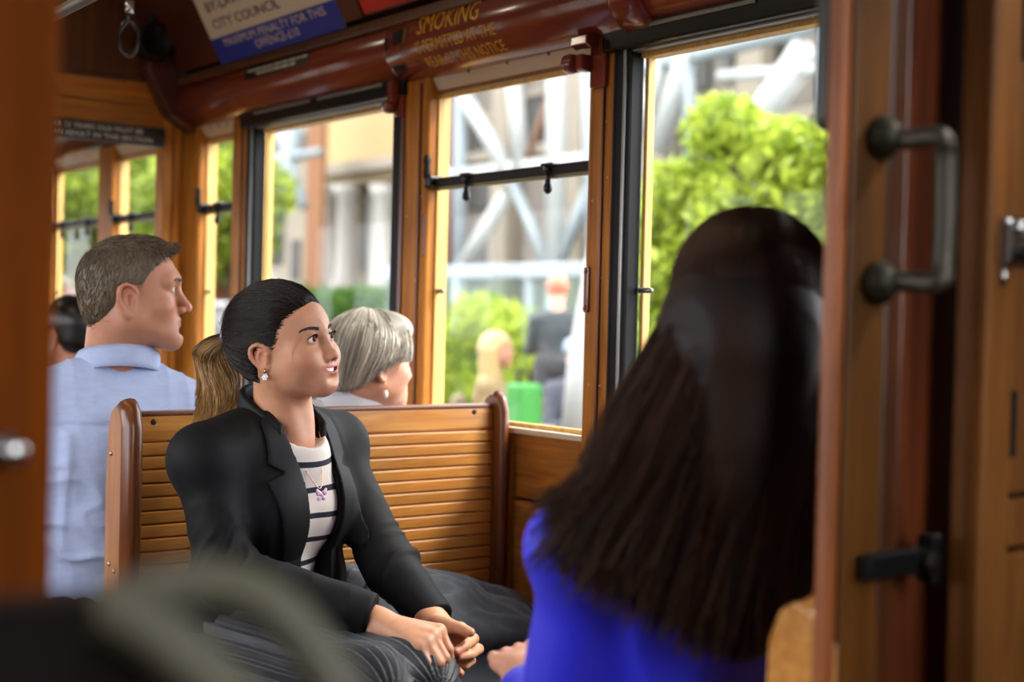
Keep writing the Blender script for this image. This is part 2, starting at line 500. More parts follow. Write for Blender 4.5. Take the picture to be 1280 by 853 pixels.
# ceiling: sloping card panel then a shallow arch
cl = empty('ceiling', 'dark maroon tram ceiling with sloping card panels', 'ceiling', kind='structure')
SX0, SZ0, SX1, SZ1 = 1.803, 1.90, 1.66, 2.16
prism('card_panel', [(SX0, SZ0), (SX1, SZ1), (SX1+.12, SZ1+.02), (SX0+.15, SZ0)], 'y', .86, YE, MAROON_D, cl)
arch = [(SX1+.02, SZ1-.01)] + [(.76-math.cos(a)*-.92, 2.14+math.sin(a)*.22) for a in np.linspace(.05, math.pi-.05, 14)]
arch = [(x, z) for x, z in arch]
top = [(x, z+.04) for x, z in arch[::-1]]
prism('roof_lining', arch+top, 'y', YB, YE, mat('cream_ceiling_paint', '#a5967c', .5), cl)
prism('card_panel', [(-.30, 1.93), (-.15, 2.16), (-.27, 2.18), (-.45, 1.93)], 'y', .86, YE, MAROON_D, cl)
box('roof_edge', (1.86, YB, 1.90), (XO+.03, YE, 2.2), MAROON_D, cl, 0)
box('roof_edge', (-.58, YB, 1.90), (-.30, YE, 2.2), MAROON_D, cl, 0)

# advertising / by-law cards on the sloping panel
u_ax = Vector((0, -1, 0)); v_ax = Vector((SX1-SX0, 0, SZ1-SZ0)).normalized(); n_ax = u_ax.cross(v_ax)
if n_ax.x > 0: n_ax = -n_ax
def on_panel(y, s, off):    # s metres up the slope
    return Vector((SX0, y, SZ0)) + v_ax*s + n_ax*off
def panel_quad(name, y0, y1, s0, s1, off, m, parent, th=.002):
    bm = bmesh.new()
    A = [bm.verts.new(on_panel(y, s, off)) for y, s in ((y0, s0), (y1, s0), (y1, s1), (y0, s1))]
    B = [bm.verts.new(on_panel(y, s, off-th)) for y, s in ((y0, s0), (y1, s0), (y1, s1), (y0, s1))]
    bm.faces.new(A); bm.faces.new(B[::-1])
    for i in range(4): bm.faces.new([A[i], B[i], B[(i+1) % 4], A[(i+1) % 4]])
    return bm_obj(name, bm, m, parent)
CARDW = mat('white_card', '#d8cdb8', .5); CARDB = mat('blue_card', '#16349a', .45)
INKP = mat('grey_purple_ink', '#6a5a78', .6); INKW = mat('pale_ink', '#d9cfc0', .6)
bl = empty('by_law_card', 'white and blue by-law card with penalty lettering above the cornice', 'sign')
panel_quad('card', 3.75, 3.04, -.012, .26, .008, CARDW, bl)
panel_quad('blue_band', 3.75, 3.04, -.012, .064, .0095, CARDB, bl)
for body, y, s, size, L, m in [('MAXIMUM PENALTY FOR THIS', 3.68, .034, .034, .58, INKW), ('OFFENCE-£10', 3.51, .004, .034, .25, INKW), ('CITY COUNCIL', 3.70, .088, .040, .40, INKP), ('BY-LAW', 3.70, .140, .040, .22, INKP)]:
    me = text_mesh(body, size, .8); w = max(v.co.x for v in me.vertices)
    map_mesh(me, lambda c, y=y, s=s, k=L/w: on_panel(y-c.x*k, s+c.y, .0104))
    link('lettering', me, m, bl)
rc = empty('red_card', 'plain red advertising card beside the by-law card', 'sign')
panel_quad('card', 2.945, 2.35, .006, .26, .004, mat('red_card_print', '#c22a12', .5), rc)
panel_quad('card_holder', 3.035, 2.95, 0, .27, .008, MAROON_D, rc, .006)
fs = bpy.data.objects.new('x', None); bpy.data.objects.remove(fs)

# maroon blind bracket at the head of the post by the sealed window
bb = empty('blind_bracket', 'maroon cast blind bracket at the top of the window post', 'bracket')
box('back_plate', (XI-.026, 2.10, 1.63), (XI-.014, 2.15, 1.735), MAROON, bb, .006)
box('arm', (XI-.055, 2.14, 1.665), (XI-.02, 2.165, 1.70), MAROON, bb, .006)
lathe('cup', [(0, -.012), (.018, -.012), (.021, 0), (.021, .012), (.012, .016), (0, .016)], (XI-.048, 2.178, 1.683), (0, 1, 0), MAROON, bb, 14)
prism('hook', [(XI-.06, 1.735), (XI-.02, 1.745), (XI-.015, 1.72), (XI-.045, 1.708), (XI-.062, 1.715)], 'y', 2.12, 2.17, MAROON, bb, .003)
bb2 = empty('blind_bracket', 'maroon cast blind bracket on the post behind the grey-haired woman', 'bracket')
box('back_plate', (XI-.026, 2.85, 1.645), (XI-.014, 2.885, 1.735), MAROON, bb2, .006)
box('arm', (XI-.05, 2.862, 1.68), (XI-.02, 2.89, 1.735), MAROON, bb2, .008)
lathe('cup', [(0, -.012), (.016, -.012), (.019, 0), (.016, .014), (0, .014)], (XI-.042, 2.885, 1.672), (0, 1, 0), MAROON, bb2, 14)

# ------------------------------------------------------------------ end bulkhead with doorway
wb = empty('wall_back', 'varnished end bulkhead with an open doorway and a notice', 'wall', kind='structure')
W_XO = wood('orange_timber_crosswise', '#b5701f', '#8a4e10', 'x')
box('header_board', (.10, 4.12, 1.728), (1.80, 4.18, 1.795), W_XO, wb, .004)
box('header_board', (.10, 4.122, 1.798), (1.80, 4.18, 1.868), W_XO, wb, .004)
box('upper_panel', (-.3, 4.13, 1.872), (1.80, 4.18, 2.33), W_DK, wb, .004)
box('cover_strip', (-.3, 4.118, 1.862), (1.66, 4.135, 1.876), W_DK, wb, .003)
for a, b, m in ((1.785, 1.815, W_Z), (1.818, 1.85, W_Z), (1.853, 1.885, W_Z)):
    box('pilaster_board', (a, 4.115+(a > 1.8)*.004, 0), (b, 4.185, 1.80), m, wb, .006)
box('pilaster_board', (-.3, 4.12, 0), (.30, 4.18, 1.80), W_Z, wb, .006)
prism('cornice_block', [(1.70, 1.90), (1.78, 1.76), (1.86, 1.72), (1.90, 1.72), (1.90, 1.93), (1.72, 1.97)], 'y', 4.06, 4.12, MAROON_D, wb, .008)
prism('ceiling_rib', [(1.72, 1.97), (1.80, 1.80), (1.90, 1.80), (1.84, 1.97), (1.70, 2.2), (1.58, 2.2)], 'y', 4.09, 4.14, MAROON_D, wb, .008)
lsc = empty('timber_screen', 'low orange timber screen just beyond the doorway', 'screen', loc=(1.1, 4.21, 0))
box('screen_board', (.35-1.1, .0, .0), (1.78-1.1, .03, .82), W_XO, lsc, .004)
box('screen_cap', (.34-1.1, -.006, .82), (1.78-1.1, .036, .86), W_XO, lsc, .008)
nb = empty('doorway_notice', 'long black notice about children across the doorway head', 'sign')
box('plate', (1.18, 4.105, 1.668), (1.782, 4.118, 1.726), mat('black_plate', '#17120f', .4), nb, .001)
for body, z in (('CHILDREN UNDER 12 YEARS OLD MUST BE', 1.702), ('ATTENDED BY AN ADULT IN THIS SECTION', 1.678)):
    me = text_mesh(body, .021, .8); w = max(v.co.x for v in me.vertices)
    L = .46 if body[0] == 'C' else .49
    x0 = 1.25
    map_mesh(me, lambda c, z=z, k=L/w: Vector((x0+c.x*k, 4.1042, z+c.y)))
    link('lettering', me, WHITE_INK, nb)
# black loudspeaker and hanging strap by the bulkhead
sp = empty('loudspeaker', 'round black loudspeaker on the bulkhead above the doorway', 'loudspeaker')
c = onY(192, 52, 4.05)
lathe('housing', [(0, .06), (.04, .06), (.055, .03), (.058, 0), (.055, -.035), (.048, -.04), (.045, -.03), (0, -.025)], c, (0.1, 1, .05), BLACKP, sp, 20)
box('bracket', (c[0]-.02, 4.06, c[2]-.015), (c[0]+.02, 4.13, c[2]+.015), BLACKG, sp, .004)
box('arm', (c[0]-.012, c[1]-.01, c[2]+.04), (c[0]+.012, c[1]+.02, 2.2), BLACKG, sp, .004)
st = empty('hanging_strap', 'dark leather hanging strap loop below the ceiling', 'strap')
c = P(161, 48, 3.3)
pts = [c+np.array([.0, 0, .30]), c+np.array([.0, 0, .07])] + [c+np.array([math.sin(a)*.022*.8, -math.sin(a)*.022*.6, -math.cos(a)*.03-.012*math.cos(a)+.0]) for a in np.linspace(math.pi*.98, -math.pi*.98, 20)] + [c+np.array([0, .004, .07])]
tube('strap_loop', pts, .0055, mat('dark_leather_strap', '#15100d', .25, coat=.4), st, 8)
lathe('buckle', [(0, 0), (.010, 0), (.010, .03), (0, .03)], c+np.array([0, 0, .06]), (0, 0, 1), CHROME, st, 10)
gr = empty('ceiling_grab_rail', 'pale tubular grab rail under the ceiling', 'rail')
a, b = P(40, 33, 2.6), P(125, -11, 2.3)
a2, b2 = a+(a-b)*3, b+(b-a)*.6
tube('rail_tube', [a2, b2], .011, mat('pale_grey_rail', '#9a948a', .35, metal=.3), gr, 12)
for q in (a2, b2): tube('rail_bracket', [q, q+np.array([0, 0, .25])], .008, BRONZE, gr, 8)

# ------------------------------------------------------------------ near bulkhead (doorway the picture is taken through)
wf = empty('wall_front', 'timber bulkhead with a doorway at the near end of the saloon', 'wall', kind='structure')
W_J = wood('lit_jamb_timber', '#b5652f', '#8d4a1c', 'z', rough=.5, coat=.05)  # brighter than the panels: light on the jamb edge is painted in
W_P = wood('brown_panel_timber', '#6f4212', '#50300a', 'z', rough=.5, coat=.05, spec=.3)
box('jamb_edge', (1.052, .850, 0), (1.068, .868, 2.1), W_J, wf, .005)
box('stile', (1.069, .848, 0), (1.128, .866, 2.1), W_P, wf, .004)
box('stile', (1.129, .850, 0), (1.160, .866, 2.1), W_DK, wf, .004)
box('recess_board', (1.160, .872, 0), (1.30, .884, 2.1), W_RED, wf, .002)
box('panel', (1.30, .845, 0), (1.9, .862, 2.1), W_P, wf, .002)
box('header', (-.35, .80, 1.95), (1.9, .86, 2.3), W_DK, wf, .003)
box('left_panel', (-.40, .79, 0), (.10, .85, 1.95), W_P, wf, .003)
# folding door leaf on the right
dr = empty('door_1', 'panelled timber door leaf folded back against the near bulkhead', 'door', kind='structure')
W_D1 = wood('door_timber', '#8a5624', '#643a12', 'z', rough=.55, coat=.03, spec=.3)
xd = 1.228
box('stile', (xd, .800, .02), (xd+.052, .838, 1.95), W_D1, dr, .005)
box('plank', (xd+.055, .808, .98), (xd+.16, .832, 1.95), W_D1, dr, .003)
box('plank', (xd+.163, .808, .98), (xd+.28, .832, 1.95), W_D1, dr, .003)
box('rail', (xd+.053, .804, .925), (xd+.40, .836, .975), W_D1, dr, .004)
box('lower_panel', (xd+.06, .812, .30), (xd+.40, .830, .918), W_D1, dr, .006)
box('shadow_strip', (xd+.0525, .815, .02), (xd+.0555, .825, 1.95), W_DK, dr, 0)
for z0, z1 in ((1.43, 1.52), (1.02, 1.09)):
    box('finger_slot_shade', (xd+.05, .798, z0), (xd+.058, .803, z1), mat('hole_shade_black', '#050303', .9), dr, .002)  # no cut-out: black box paints the shade inside the slot
lk = empty('door_lock', 'chromed lock case on the folded door leaf', 'lock')
c = onY(1266, 303, .79)
box('case', (c[0]-.014, .786, c[2]-.026), (c[0]+.03, .809, c[2]+.026), CHROME, lk, .006)
lathe('knob', [(0, 0), (.006, 0), (.009, .012), (.007, .016), (0, .017)], (c[0]+.004, .789, c[2]-.012), (0, -1, 0), BRONZE, lk, 12)
lathe('upper_knob', [(0, 0), (.008, 0), (.008, .008), (0, .010)], (c[0]+.002, .789, c[2]+.014), (0, -1, 0), CHROME, lk, 12)
lathe('lower_pin', [(0, 0), (.004, 0), (.004, .02), (0, .021)], (c[0]-.004, .797, c[2]-.024), (0, 0, -1), CHROME, lk, 10)
# D-shaped grab handle on the stile
gh = empty('grab_handle', 'worn metal D-shaped grab handle on the doorway post', 'handle')
HM = mat('worn_handle_metal', '#4f4a40', .45, metal=.6, var=.2, vscale=30)
t0, t1 = onY(1112, 172, .838), onY(1106, 354, .838)
e0, e1 = onY(1180, 178, .785), onY(1176, 348, .785)
path = spline([t0, t0*.6+e0*.4, e0+np.array([-.006, 0, .004]), e0+np.array([.002, 0, -.014]), (e0+e1)/2+np.array([.004, 0, 0]), e1+np.array([.002, 0, .014]), e1+np.array([-.006, 0, -.004]), t1*.6+e1*.4, t1], 40)
tube('bar', path, .0105, HM, gh, 14)
for t in (t0, t1):
    lathe('flange', [(0, .0), (.022, .0), (.022, -.006), (.014, -.016), (.010, -.02), (0, -.02)], t+np.array([-.004, .006, 0]), (0, 1, 0), mat('dark_flange', '#2e2a1c', .5, metal=.5), gh, 16)
# black hasp lower down
hs = empty('door_hasp', 'black iron hasp across the doorway post', 'hasp')
h0, h1 = onY(1068, 712, .84), onY(1150, 702, .84)
box('strap', (h0[0]+.008, .828, h0[2]-.012), (h1[0]+.016, .843, h0[2]+.014), BLACKP, hs, .004)
lathe('staple', [(0, 0), (.010, 0), (.012, .01), (0, .012)], (h1[0]-.006, .830, h0[2]), (0, -1, 0), BRONZE, hs, 10)
box('catch', (h1[0]+.002, .825, h0[2]-.024), (h1[0]+.018, .848, h0[2]+.026), BLACKP, hs, .004)
# dark rounded panel fixed on the saloon side of the jamb
mc = onY(1037, 165, .885); mt = onY(1040, -20, .885)
mr_ = tag(box('driver_mirror', (mc[0]-.014, .872, mc[2]), (mc[0]+.045, .90, mc[2]+.20), mat('dark_grey_moulding', '#3a382f', .4), None, .013, 4), 'dark grey rounded mirror back fixed beside the doorway jamb', 'mirror')

# sliding door leaf at the left of the opening
d2 = empty('door_2', 'orange-brown timber sliding door leaf with a small knob', 'door', kind='structure')
xl = onY(50, 300, .985)[0]
W_D2 = wood('sliding_door_timber', '#8a4200', '#662f00', 'z', rough=.7, coat=.0, spec=.1)
box('stile', (xl-.075, .945, .02), (xl, .985, 1.98), W_D2, d2, .006)
box('panel', (-.34, .952, .02), (xl-.075, .978, 1.98), W_D2, d2, .003)
c = onY(8, 563, .945)
dk = d2
lathe('knob_rose', [(0, 0), (.011, 0), (.011, .003), (0, .003)], (c[0], .945, c[2]), (0, -1, 0), GREYM, dk, 14)
lathe('knob', [(0, 0), (.004, 0), (.004, .006), (.009, .010), (.009, .016), (.005, .019), (0, .019)], (c[0], .943, c[2]), (0, -1, 0), CHROME, dk, 14)

# cab walls round the near platform
box('cab_wall', (-.58, YB, 0), (-.52, .80, 1.95), W_DK, wf, 0)
box('cab_wall', (1.93, YB, 0), (1.99, .80, 1.95), W_DK, wf, 0)
box('cab_wall', (-.58, YB, 0), (.3, YB+.05, 2.2), W_DK, wf, 0)
box('cab_wall', (.3, YB, 0), (1.4, YB+.05, 1.1), W_DK, wf, 0)
box('cab_wall', (1.4, YB, 0), (1.99, YB+.05, 2.2), W_DK, wf, 0)
box('cab_pane', (.3, YB+.02, 1.1), (1.4, YB+.024, 1.9), PANE, wf, 0)
# opposite side of the tram (behind the camera's left shoulder): same build, simplified
wl = empty('wall_left', 'varnished timber side wall with windows on the far side of the aisle', 'wall', kind='structure')
box('panel', (-.40, .86, .0), (-.36, YE, .90), W_Y, wl, 0)
for y0, y1 in POSTS: box('post', (-.44, y0, .9), (-.36, y1, 1.75), W_Z, wl, .004)
box('head_band', (-.46, .86, ZT), (-.36, YE, 1.93), MAROON_D, wl, 0)
for i in range(len(POSTS)-1): box('pane', (-.452, POSTS[i][1], ZS), (-.448, POSTS[i+1][0], ZT), PANE, wl, 0)
we = empty('wall_far', 'timber end wall of the tram far beyond the doorway', 'wall', kind='structure')
box('end_board', (-.5, YE-.03, 0), (2.0, YE, 1.05), W_XD, we, 0)
box('end_board', (-.5, YE-.03, 1.65), (2.0, YE, 2.4), W_XD, we, 0)
for xa, xb_ in ((-.5, -.1), (.55, .95), (1.6, 2.0)): box('end_post', (xa, YE-.03, 1.05), (xb_, YE, 1.65), W_XD, we, 0)
# unseen ceiling lamps, added as warm fill for the saloon
def lamp(y, e, where):
    l = empty('fill_lamp', 'added unseen opal fill lamp '+where, 'lamp', 'added fill lamps')
    lathe('opal_bowl', [(0, -.05), (.05, -.045), (.085, -.02), (.09, 0), (0, 0)], (.76, y, 2.335), (0, 0, 1), mat('fill_lamp_glow', '#fff0d8', .4, emit=e), l, 18)
    lathe('rim', [(.09, 0), (.098, 0), (.098, .02), (.09, .02)], (.76, y, 2.335), (0, 0, 1), BRONZE, l, 18)
for y, where in ((1.6, 'above the long-haired woman'), (2.6, 'above the slatted bench'), (3.6, 'next to the end bulkhead'), (5.2, 'beyond the end bulkhead')): lamp(y, 11., where)
# ------------------------------------------------------------------ implicit-surface modelling for bodies
class Frame:
    """local axes: x = the person's right, y = forward, z = up"""
    def __init__(s, o, fwd, up=(0, 0, 1), sc=1.):
        s.o = np.array(o, float); s.s = sc; s.zs = 1.
        f = np.array(fwd, float); f /= np.linalg.norm(f)
        r_ = np.cross(f, np.array(up, float)); r_ /= np.linalg.norm(r_)
        u_ = np.cross(r_, f)
        s.M = np.stack([r_, f, u_], 1)
    def w(s, p):
        p = np.array(p, float)
        if s.zs != 1. and p[2] < 0: p[2] *= s.zs
        return s.o + s.M @ p*s.s
    def l(s, Q):
        L = (Q - s.o) @ s.M/s.s
        if s.zs != 1.: L[:, 2] = np.where(L[:, 2] < 0, L[:, 2]/s.zs, L[:, 2])
        return L
    def rolled(s, a):
        c, n = math.cos(a), math.sin(a)
        t = Frame.__new__(Frame); t.o = s.o; t.s = s.s; t.zs = s.zs
        t.M = s.M @ np.array([[c, 0, n], [0, 1, 0], [-n, 0, c]]); return t

class Field:
    def __init__(s, lo, hi, h):
        s.lo = np.array(lo, np.float32); s.h = np.float32(h)
        s.n = np.ceil((np.array(hi)-np.array(lo))/h).astype(int)+1
        s.d = np.full(s.n, 9., np.float32)
    def block(s, c0, c1):
        i0 = np.clip(np.floor((c0-s.lo)/s.h).astype(int), 0, s.n); i1 = np.clip(np.ceil((c1-s.lo)/s.h).astype(int)+1, 0, s.n)
        if np.any(i1 <= i0): return None
        ax = [s.lo[k]+s.h*np.arange(i0[k], i1[k], dtype=np.float32) for k in range(3)]
        sl = tuple(slice(i0[k], i1[k]) for k in range(3))
        return sl, ax[0][:, None, None], ax[1][None, :, None], ax[2][None, None, :]
    def put(s, c0, c1, fn, k, op):
        m = max(k*1.7, 3*float(s.h))
        b = s.block(np.asarray(c0)-m, np.asarray(c1)+m)
        if b is None: return
        sl, X, Y, Z = b
        e = fn(X, Y, Z).astype(np.float32); a = s.d[sl]
        if op == 'u':
            if k > 0:
                h_ = np.maximum(k-np.abs(a-e), 0)/k
                s.d[sl] = np.minimum(a, e)-h_*h_*k*.25
            else: s.d[sl] = np.minimum(a, e)
        else:
            e = -e
            if k > 0:
                h_ = np.maximum(k-np.abs(a-e), 0)/k
                s.d[sl] = np.maximum(a, e)+h_*h_*k*.25
            else: s.d[sl] = np.maximum(a, e)
    def ell(s, fr, c, r_, k=.01, op='u', rot=None):
        """ellipsoid in a frame; rot = extra local 3x3"""
        M = fr.M if rot is None else fr.M @ rot
        c = fr.w(c); r_ = np.array(r_, np.float32)*np.float32(fr.s); Rm = float(max(r_))
        e = np.sqrt(((M*r_[None, :])**2).sum(1))
        def fn(X, Y, Z):
            x, y, z = X-c[0], Y-c[1], Z-c[2]
            a = [(x*M[0, i]+y*M[1, i]+z*M[2, i])/r_[i] for i in range(3)]
            k0 = np.sqrt(a[0]**2+a[1]**2+a[2]**2)+1e-6
            k1 = np.sqrt((a[0]/r_[0])**2+(a[1]/r_[1])**2+(a[2]/r_[2])**2)+1e-6
            return k0*(k0-1)/k1
        s.put(c-e, c+e, fn, k, op)
    def cone(s, a, b, r1, r2, k=.01, op='u'):
        a = np.array(a, float); b = np.array(b, float); d = b-a; L = d@d+1e-12
        Rm = max(r1, r2)
        def fn(X, Y, Z):
            x, y, z = X-a[0], Y-a[1], Z-a[2]
            t = np.clip((x*d[0]+y*d[1]+z*d[2])/L, 0, 1)
            return np.sqrt((x-t*d[0])**2+(y-t*d[1])**2+(z-t*d[2])**2)-(r1+(r2-r1)*t)
        s.put(np.minimum(a, b)-Rm, np.maximum(a, b)+Rm, fn, k, op)
    def chain(s, pts, rad, k=.006, k0=None, op='u'):
        for i in range(len(pts)-1):
            s.cone(pts[i], pts[i+1], rad[i], rad[i+1], (k0 if (i == 0 and k0 is not None) else k), op)
    def mesh(s):
        return surface_nets(s.d, s.lo, s.h)

def surface_nets(d, lo, h):
    neg = d < 0
    n = np.array(d.shape)
    c = np.zeros(n-1, np.int8)
    for i in (0, 1):
        for j in (0, 1):
            for k in (0, 1):
                c += neg[i:n[0]-1+i, j:n[1]-1+j, k:n[2]-1+k]
    act = (c > 0) & (c < 8)
    I = np.argwhere(act)
    idx = -np.ones(n-1, np.int64); idx[act] = np.arange(len(I))
    acc = np.zeros((len(I), 3)); cnt = np.zeros(len(I))
    cor = [(i, j, k) for i in (0, 1) for j in (0, 1) for k in (0, 1)]
    val = {q: d[I[:, 0]+q[0], I[:, 1]+q[1], I[:, 2]+q[2]] for q in cor}
    for a in cor:
        for ax in range(3):
            if a[ax] == 0:
                b = list(a); b[ax] = 1; b = tuple(b)
                va, vb = val[a], val[b]
                m = (va < 0) != (vb < 0)
                t = np.where(m, va/(va-vb+1e-12), 0)
                p = np.array(a)[None, :]*np.ones((len(I), 1)); p[:, ax] = t
                acc[m] += p[m]; cnt[m] += 1
    V = lo + h*(I + acc/np.maximum(cnt, 1)[:, None])
    F = []
    for ax in range(3):
        b1, b2 = [(1, 2), (2, 0), (0, 1)][ax]
        sl0 = [slice(None)]*3; sl1 = [slice(None)]*3
        sl0[ax] = slice(0, n[ax]-1); sl1[ax] = slice(1, n[ax])
        for q in (b1, b2):
            sl0[q] = slice(1, n[q]-1); sl1[q] = slice(1, n[q]-1)
        s0, s1 = neg[tuple(sl0)], neg[tuple(sl1)]
        for flip, msk in ((False, s0 & ~s1), (True, ~s0 & s1)):
            E_ = np.argwhere(msk)
            E_[:, b1] += 1; E_[:, b2] += 1
            def cell(u, v):
                q = E_.copy(); q[:, b1] += u; q[:, b2] += v
                return idx[q[:, 0], q[:, 1], q[:, 2]]
            quad = [cell(-1, -1), cell(0, -1), cell(0, 0), cell(-1, 0)]
            if flip: quad = quad[::-1]
            F.append(np.stack(quad, 1))
    F = np.concatenate(F); F = F[(F >= 0).all(1)]
    return V, F

def mk_mesh(name, V, F, smooth=True):
    me = bpy.data.meshes.new(name)
    V = np.asarray(V, np.float32); F = np.asarray(F, np.int32)
    k = F.shape[1]
    me.vertices.add(len(V)); me.vertices.foreach_set('co', V.ravel())
    me.loops.add(F.size); me.loops.foreach_set('vertex_index', F.ravel())
    me.polygons.add(len(F)); me.polygons.foreach_set('loop_start', np.arange(0, F.size, k, dtype=np.int32))
    me.update(calc_edges=True)
    if smooth: me.polygons.foreach_set('use_smooth', np.ones(len(F), dtype=bool))
    return me

def vnormals(V, F):
    N = np.zeros_like(V)
    fn = np.cross(V[F[:, 2]]-V[F[:, 0]], V[F[:, 3 if F.shape[1] > 3 else 1]]-V[F[:, 1 if F.shape[1] > 3 else 2]])
    for i in range(F.shape[1]): np.add.at(N, F[:, i], fn)
    return N/(np.linalg.norm(N, axis=1)[:, None]+1e-12)

_pr = np.random.RandomState(7)
_tab = _pr.rand(4096).astype(np.float32)
def vnoise(Q):
    """value noise 0..1 at points"""
    Q = np.asarray(Q, np.float64); i = np.floor(Q).astype(np.int64); f = Q-i; f = f*f*(3-2*f)
    out = 0
    for a in (0, 1):
        for b in (0, 1):
            for c in (0, 1):
                hsh = ((i[:, 0]+a)*374761393 + (i[:, 1]+b)*668265263 + (i[:, 2]+c)*2147483647) & 0x7fffffff
                hsh = (hsh ^ (hsh >> 13))*1274126177 & 0x7fffffff
                w = (f[:, 0] if a else 1-f[:, 0])*(f[:, 1] if b else 1-f[:, 1])*(f[:, 2] if c else 1-f[:, 2])
                out = out + w*_tab[(hsh ^ (hsh >> 16)) & 4095]
    return out
def ridged(Q):          # fold lines
    return (1-np.abs(2*vnoise(Q)-1))**3

def set_col(me, C_, name='Col'):
    a = me.color_attributes.new(name, 'FLOAT_COLOR', 'POINT')
    C4 = np.ones((len(C_), 4), np.float32); C4[:, :3] = C_
    a.data.foreach_set('color', C4.ravel())

def blend(C_, m, col):
    m = np.clip(m, 0, 1)[:, None]; return C_*(1-m)+np.array(srgb(col)[:3])[None, :]*m
def gauss(Q, c, r_):
    c = np.array(c); r_ = np.array(r_)
    return np.exp(-(((Q-c)/r_)**2).sum(1))

def strands(name, paths, r0, r1, m, parent, sides=3, rand=0.):
    """many tapered hair strands as one mesh; paths (N, K, 3)"""
    paths = np.asarray(paths, np.float64); N, K, _ = paths.shape
    t = np.gradient(paths, axis=1); t /= np.linalg.norm(t, axis=2)[..., None]+1e-9
    a = np.array([.31, .52, .79]); u = np.cross(t, a); u /= np.linalg.norm(u, axis=2)[..., None]+1e-9
    w = np.cross(t, u)
    s_ = np.linspace(0, 1, K)
    rad = (r0+(r1-r0)*s_**1.5)[None, :]*np.ones((N, 1))
    V = np.zeros((N, K, sides, 3))
    for j in range(sides):
        an = 2*math.pi*j/sides
        V[:, :, j] = paths+(u*math.cos(an)+w*math.sin(an))*rad[..., None]
    base = (np.arange(N)*K*sides)[:, None, None]
    ii = (np.arange(K-1)*sides)[None, :, None]; jj = np.arange(sides)[None, None, :]
    A = base+ii+jj; B = base+ii+(jj+1) % sides
    F = np.stack([A, B, B+sides, A+sides], -1).reshape(-1, 4)
    me = mk_mesh(name, V.reshape(-1, 3), F)
    cv = np.repeat(_pr.rand(N), K*sides); tt = np.tile(np.repeat(s_, sides), N)
    set_col(me, np.stack([cv, tt, np.zeros_like(cv)], 1), 'Strand')
    o = link(name, me, m, parent); o['kind'] = 'stuff'
    return o

def hair_mat(name, dark, light, rough=.38, tip=None, spec=.5):
    m = bpy.data.materials.new(name); m.use_nodes = True
    nt = m.node_tree; b = nt.nodes['Principled BSDF']
    a = nt.nodes.new('ShaderNodeAttribute'); a.attribute_name = 'Strand'
    s_ = nt.nodes.new('ShaderNodeSeparateColor'); nt.links.new(a.outputs['Color'], s_.inputs[0])
    cr = nt.nodes.new('ShaderNodeValToRGB')
    cr.color_ramp.elements[0].color = srgb(dark); cr.color_ramp.elements[1].color = srgb(light)
    nt.links.new(s_.outputs[0], cr.inputs[0])
    src = cr.outputs[0]
    if tip:
        mx = nt.nodes.new('ShaderNodeMix'); mx.data_type = 'RGBA'
        mr = nt.nodes.new('ShaderNodeMapRange'); mr.inputs[1].default_value = tip[1]; mr.inputs[2].default_value = tip[2]
        nt.links.new(s_.outputs[1], mr.inputs[0]); nt.links.new(mr.outputs[0], mx.inputs[0])
        nt.links.new(src, mx.inputs[6])
        cr2 = nt.nodes.new('ShaderNodeValToRGB'); cr2.color_ramp.elements[0].color = srgb(tip[3]); cr2.color_ramp.elements[1].color = srgb(tip[0])
        nt.links.new(s_.outputs[0], cr2.inputs[0]); nt.links.new(cr2.outputs[0], mx.inputs[7])
        src = mx.outputs[2]
    nt.links.new(src, b.inputs['Base Color'])
    b.inputs['Roughness'].default_value = rough
    b.inputs['Specular IOR Level'].default_value = spec
    return m

# ---- head ----------------------------------------------------------
FEM = dict(jawx=.039, jawr=.021, chin=(0, .072, -.098), chinr=.0165, brow=.0, nose=.86, cheek=1.0, cw=.0715, facex=.059, neck=.049, earsc=.92)
MAL = dict(jawx=.050, jawr=.025, chin=(0, .078, -.106), chinr=.021, brow=.006, nose=1.25, cheek=.75, cw=.075, facex=.060, neck=.060, earsc=1.12)

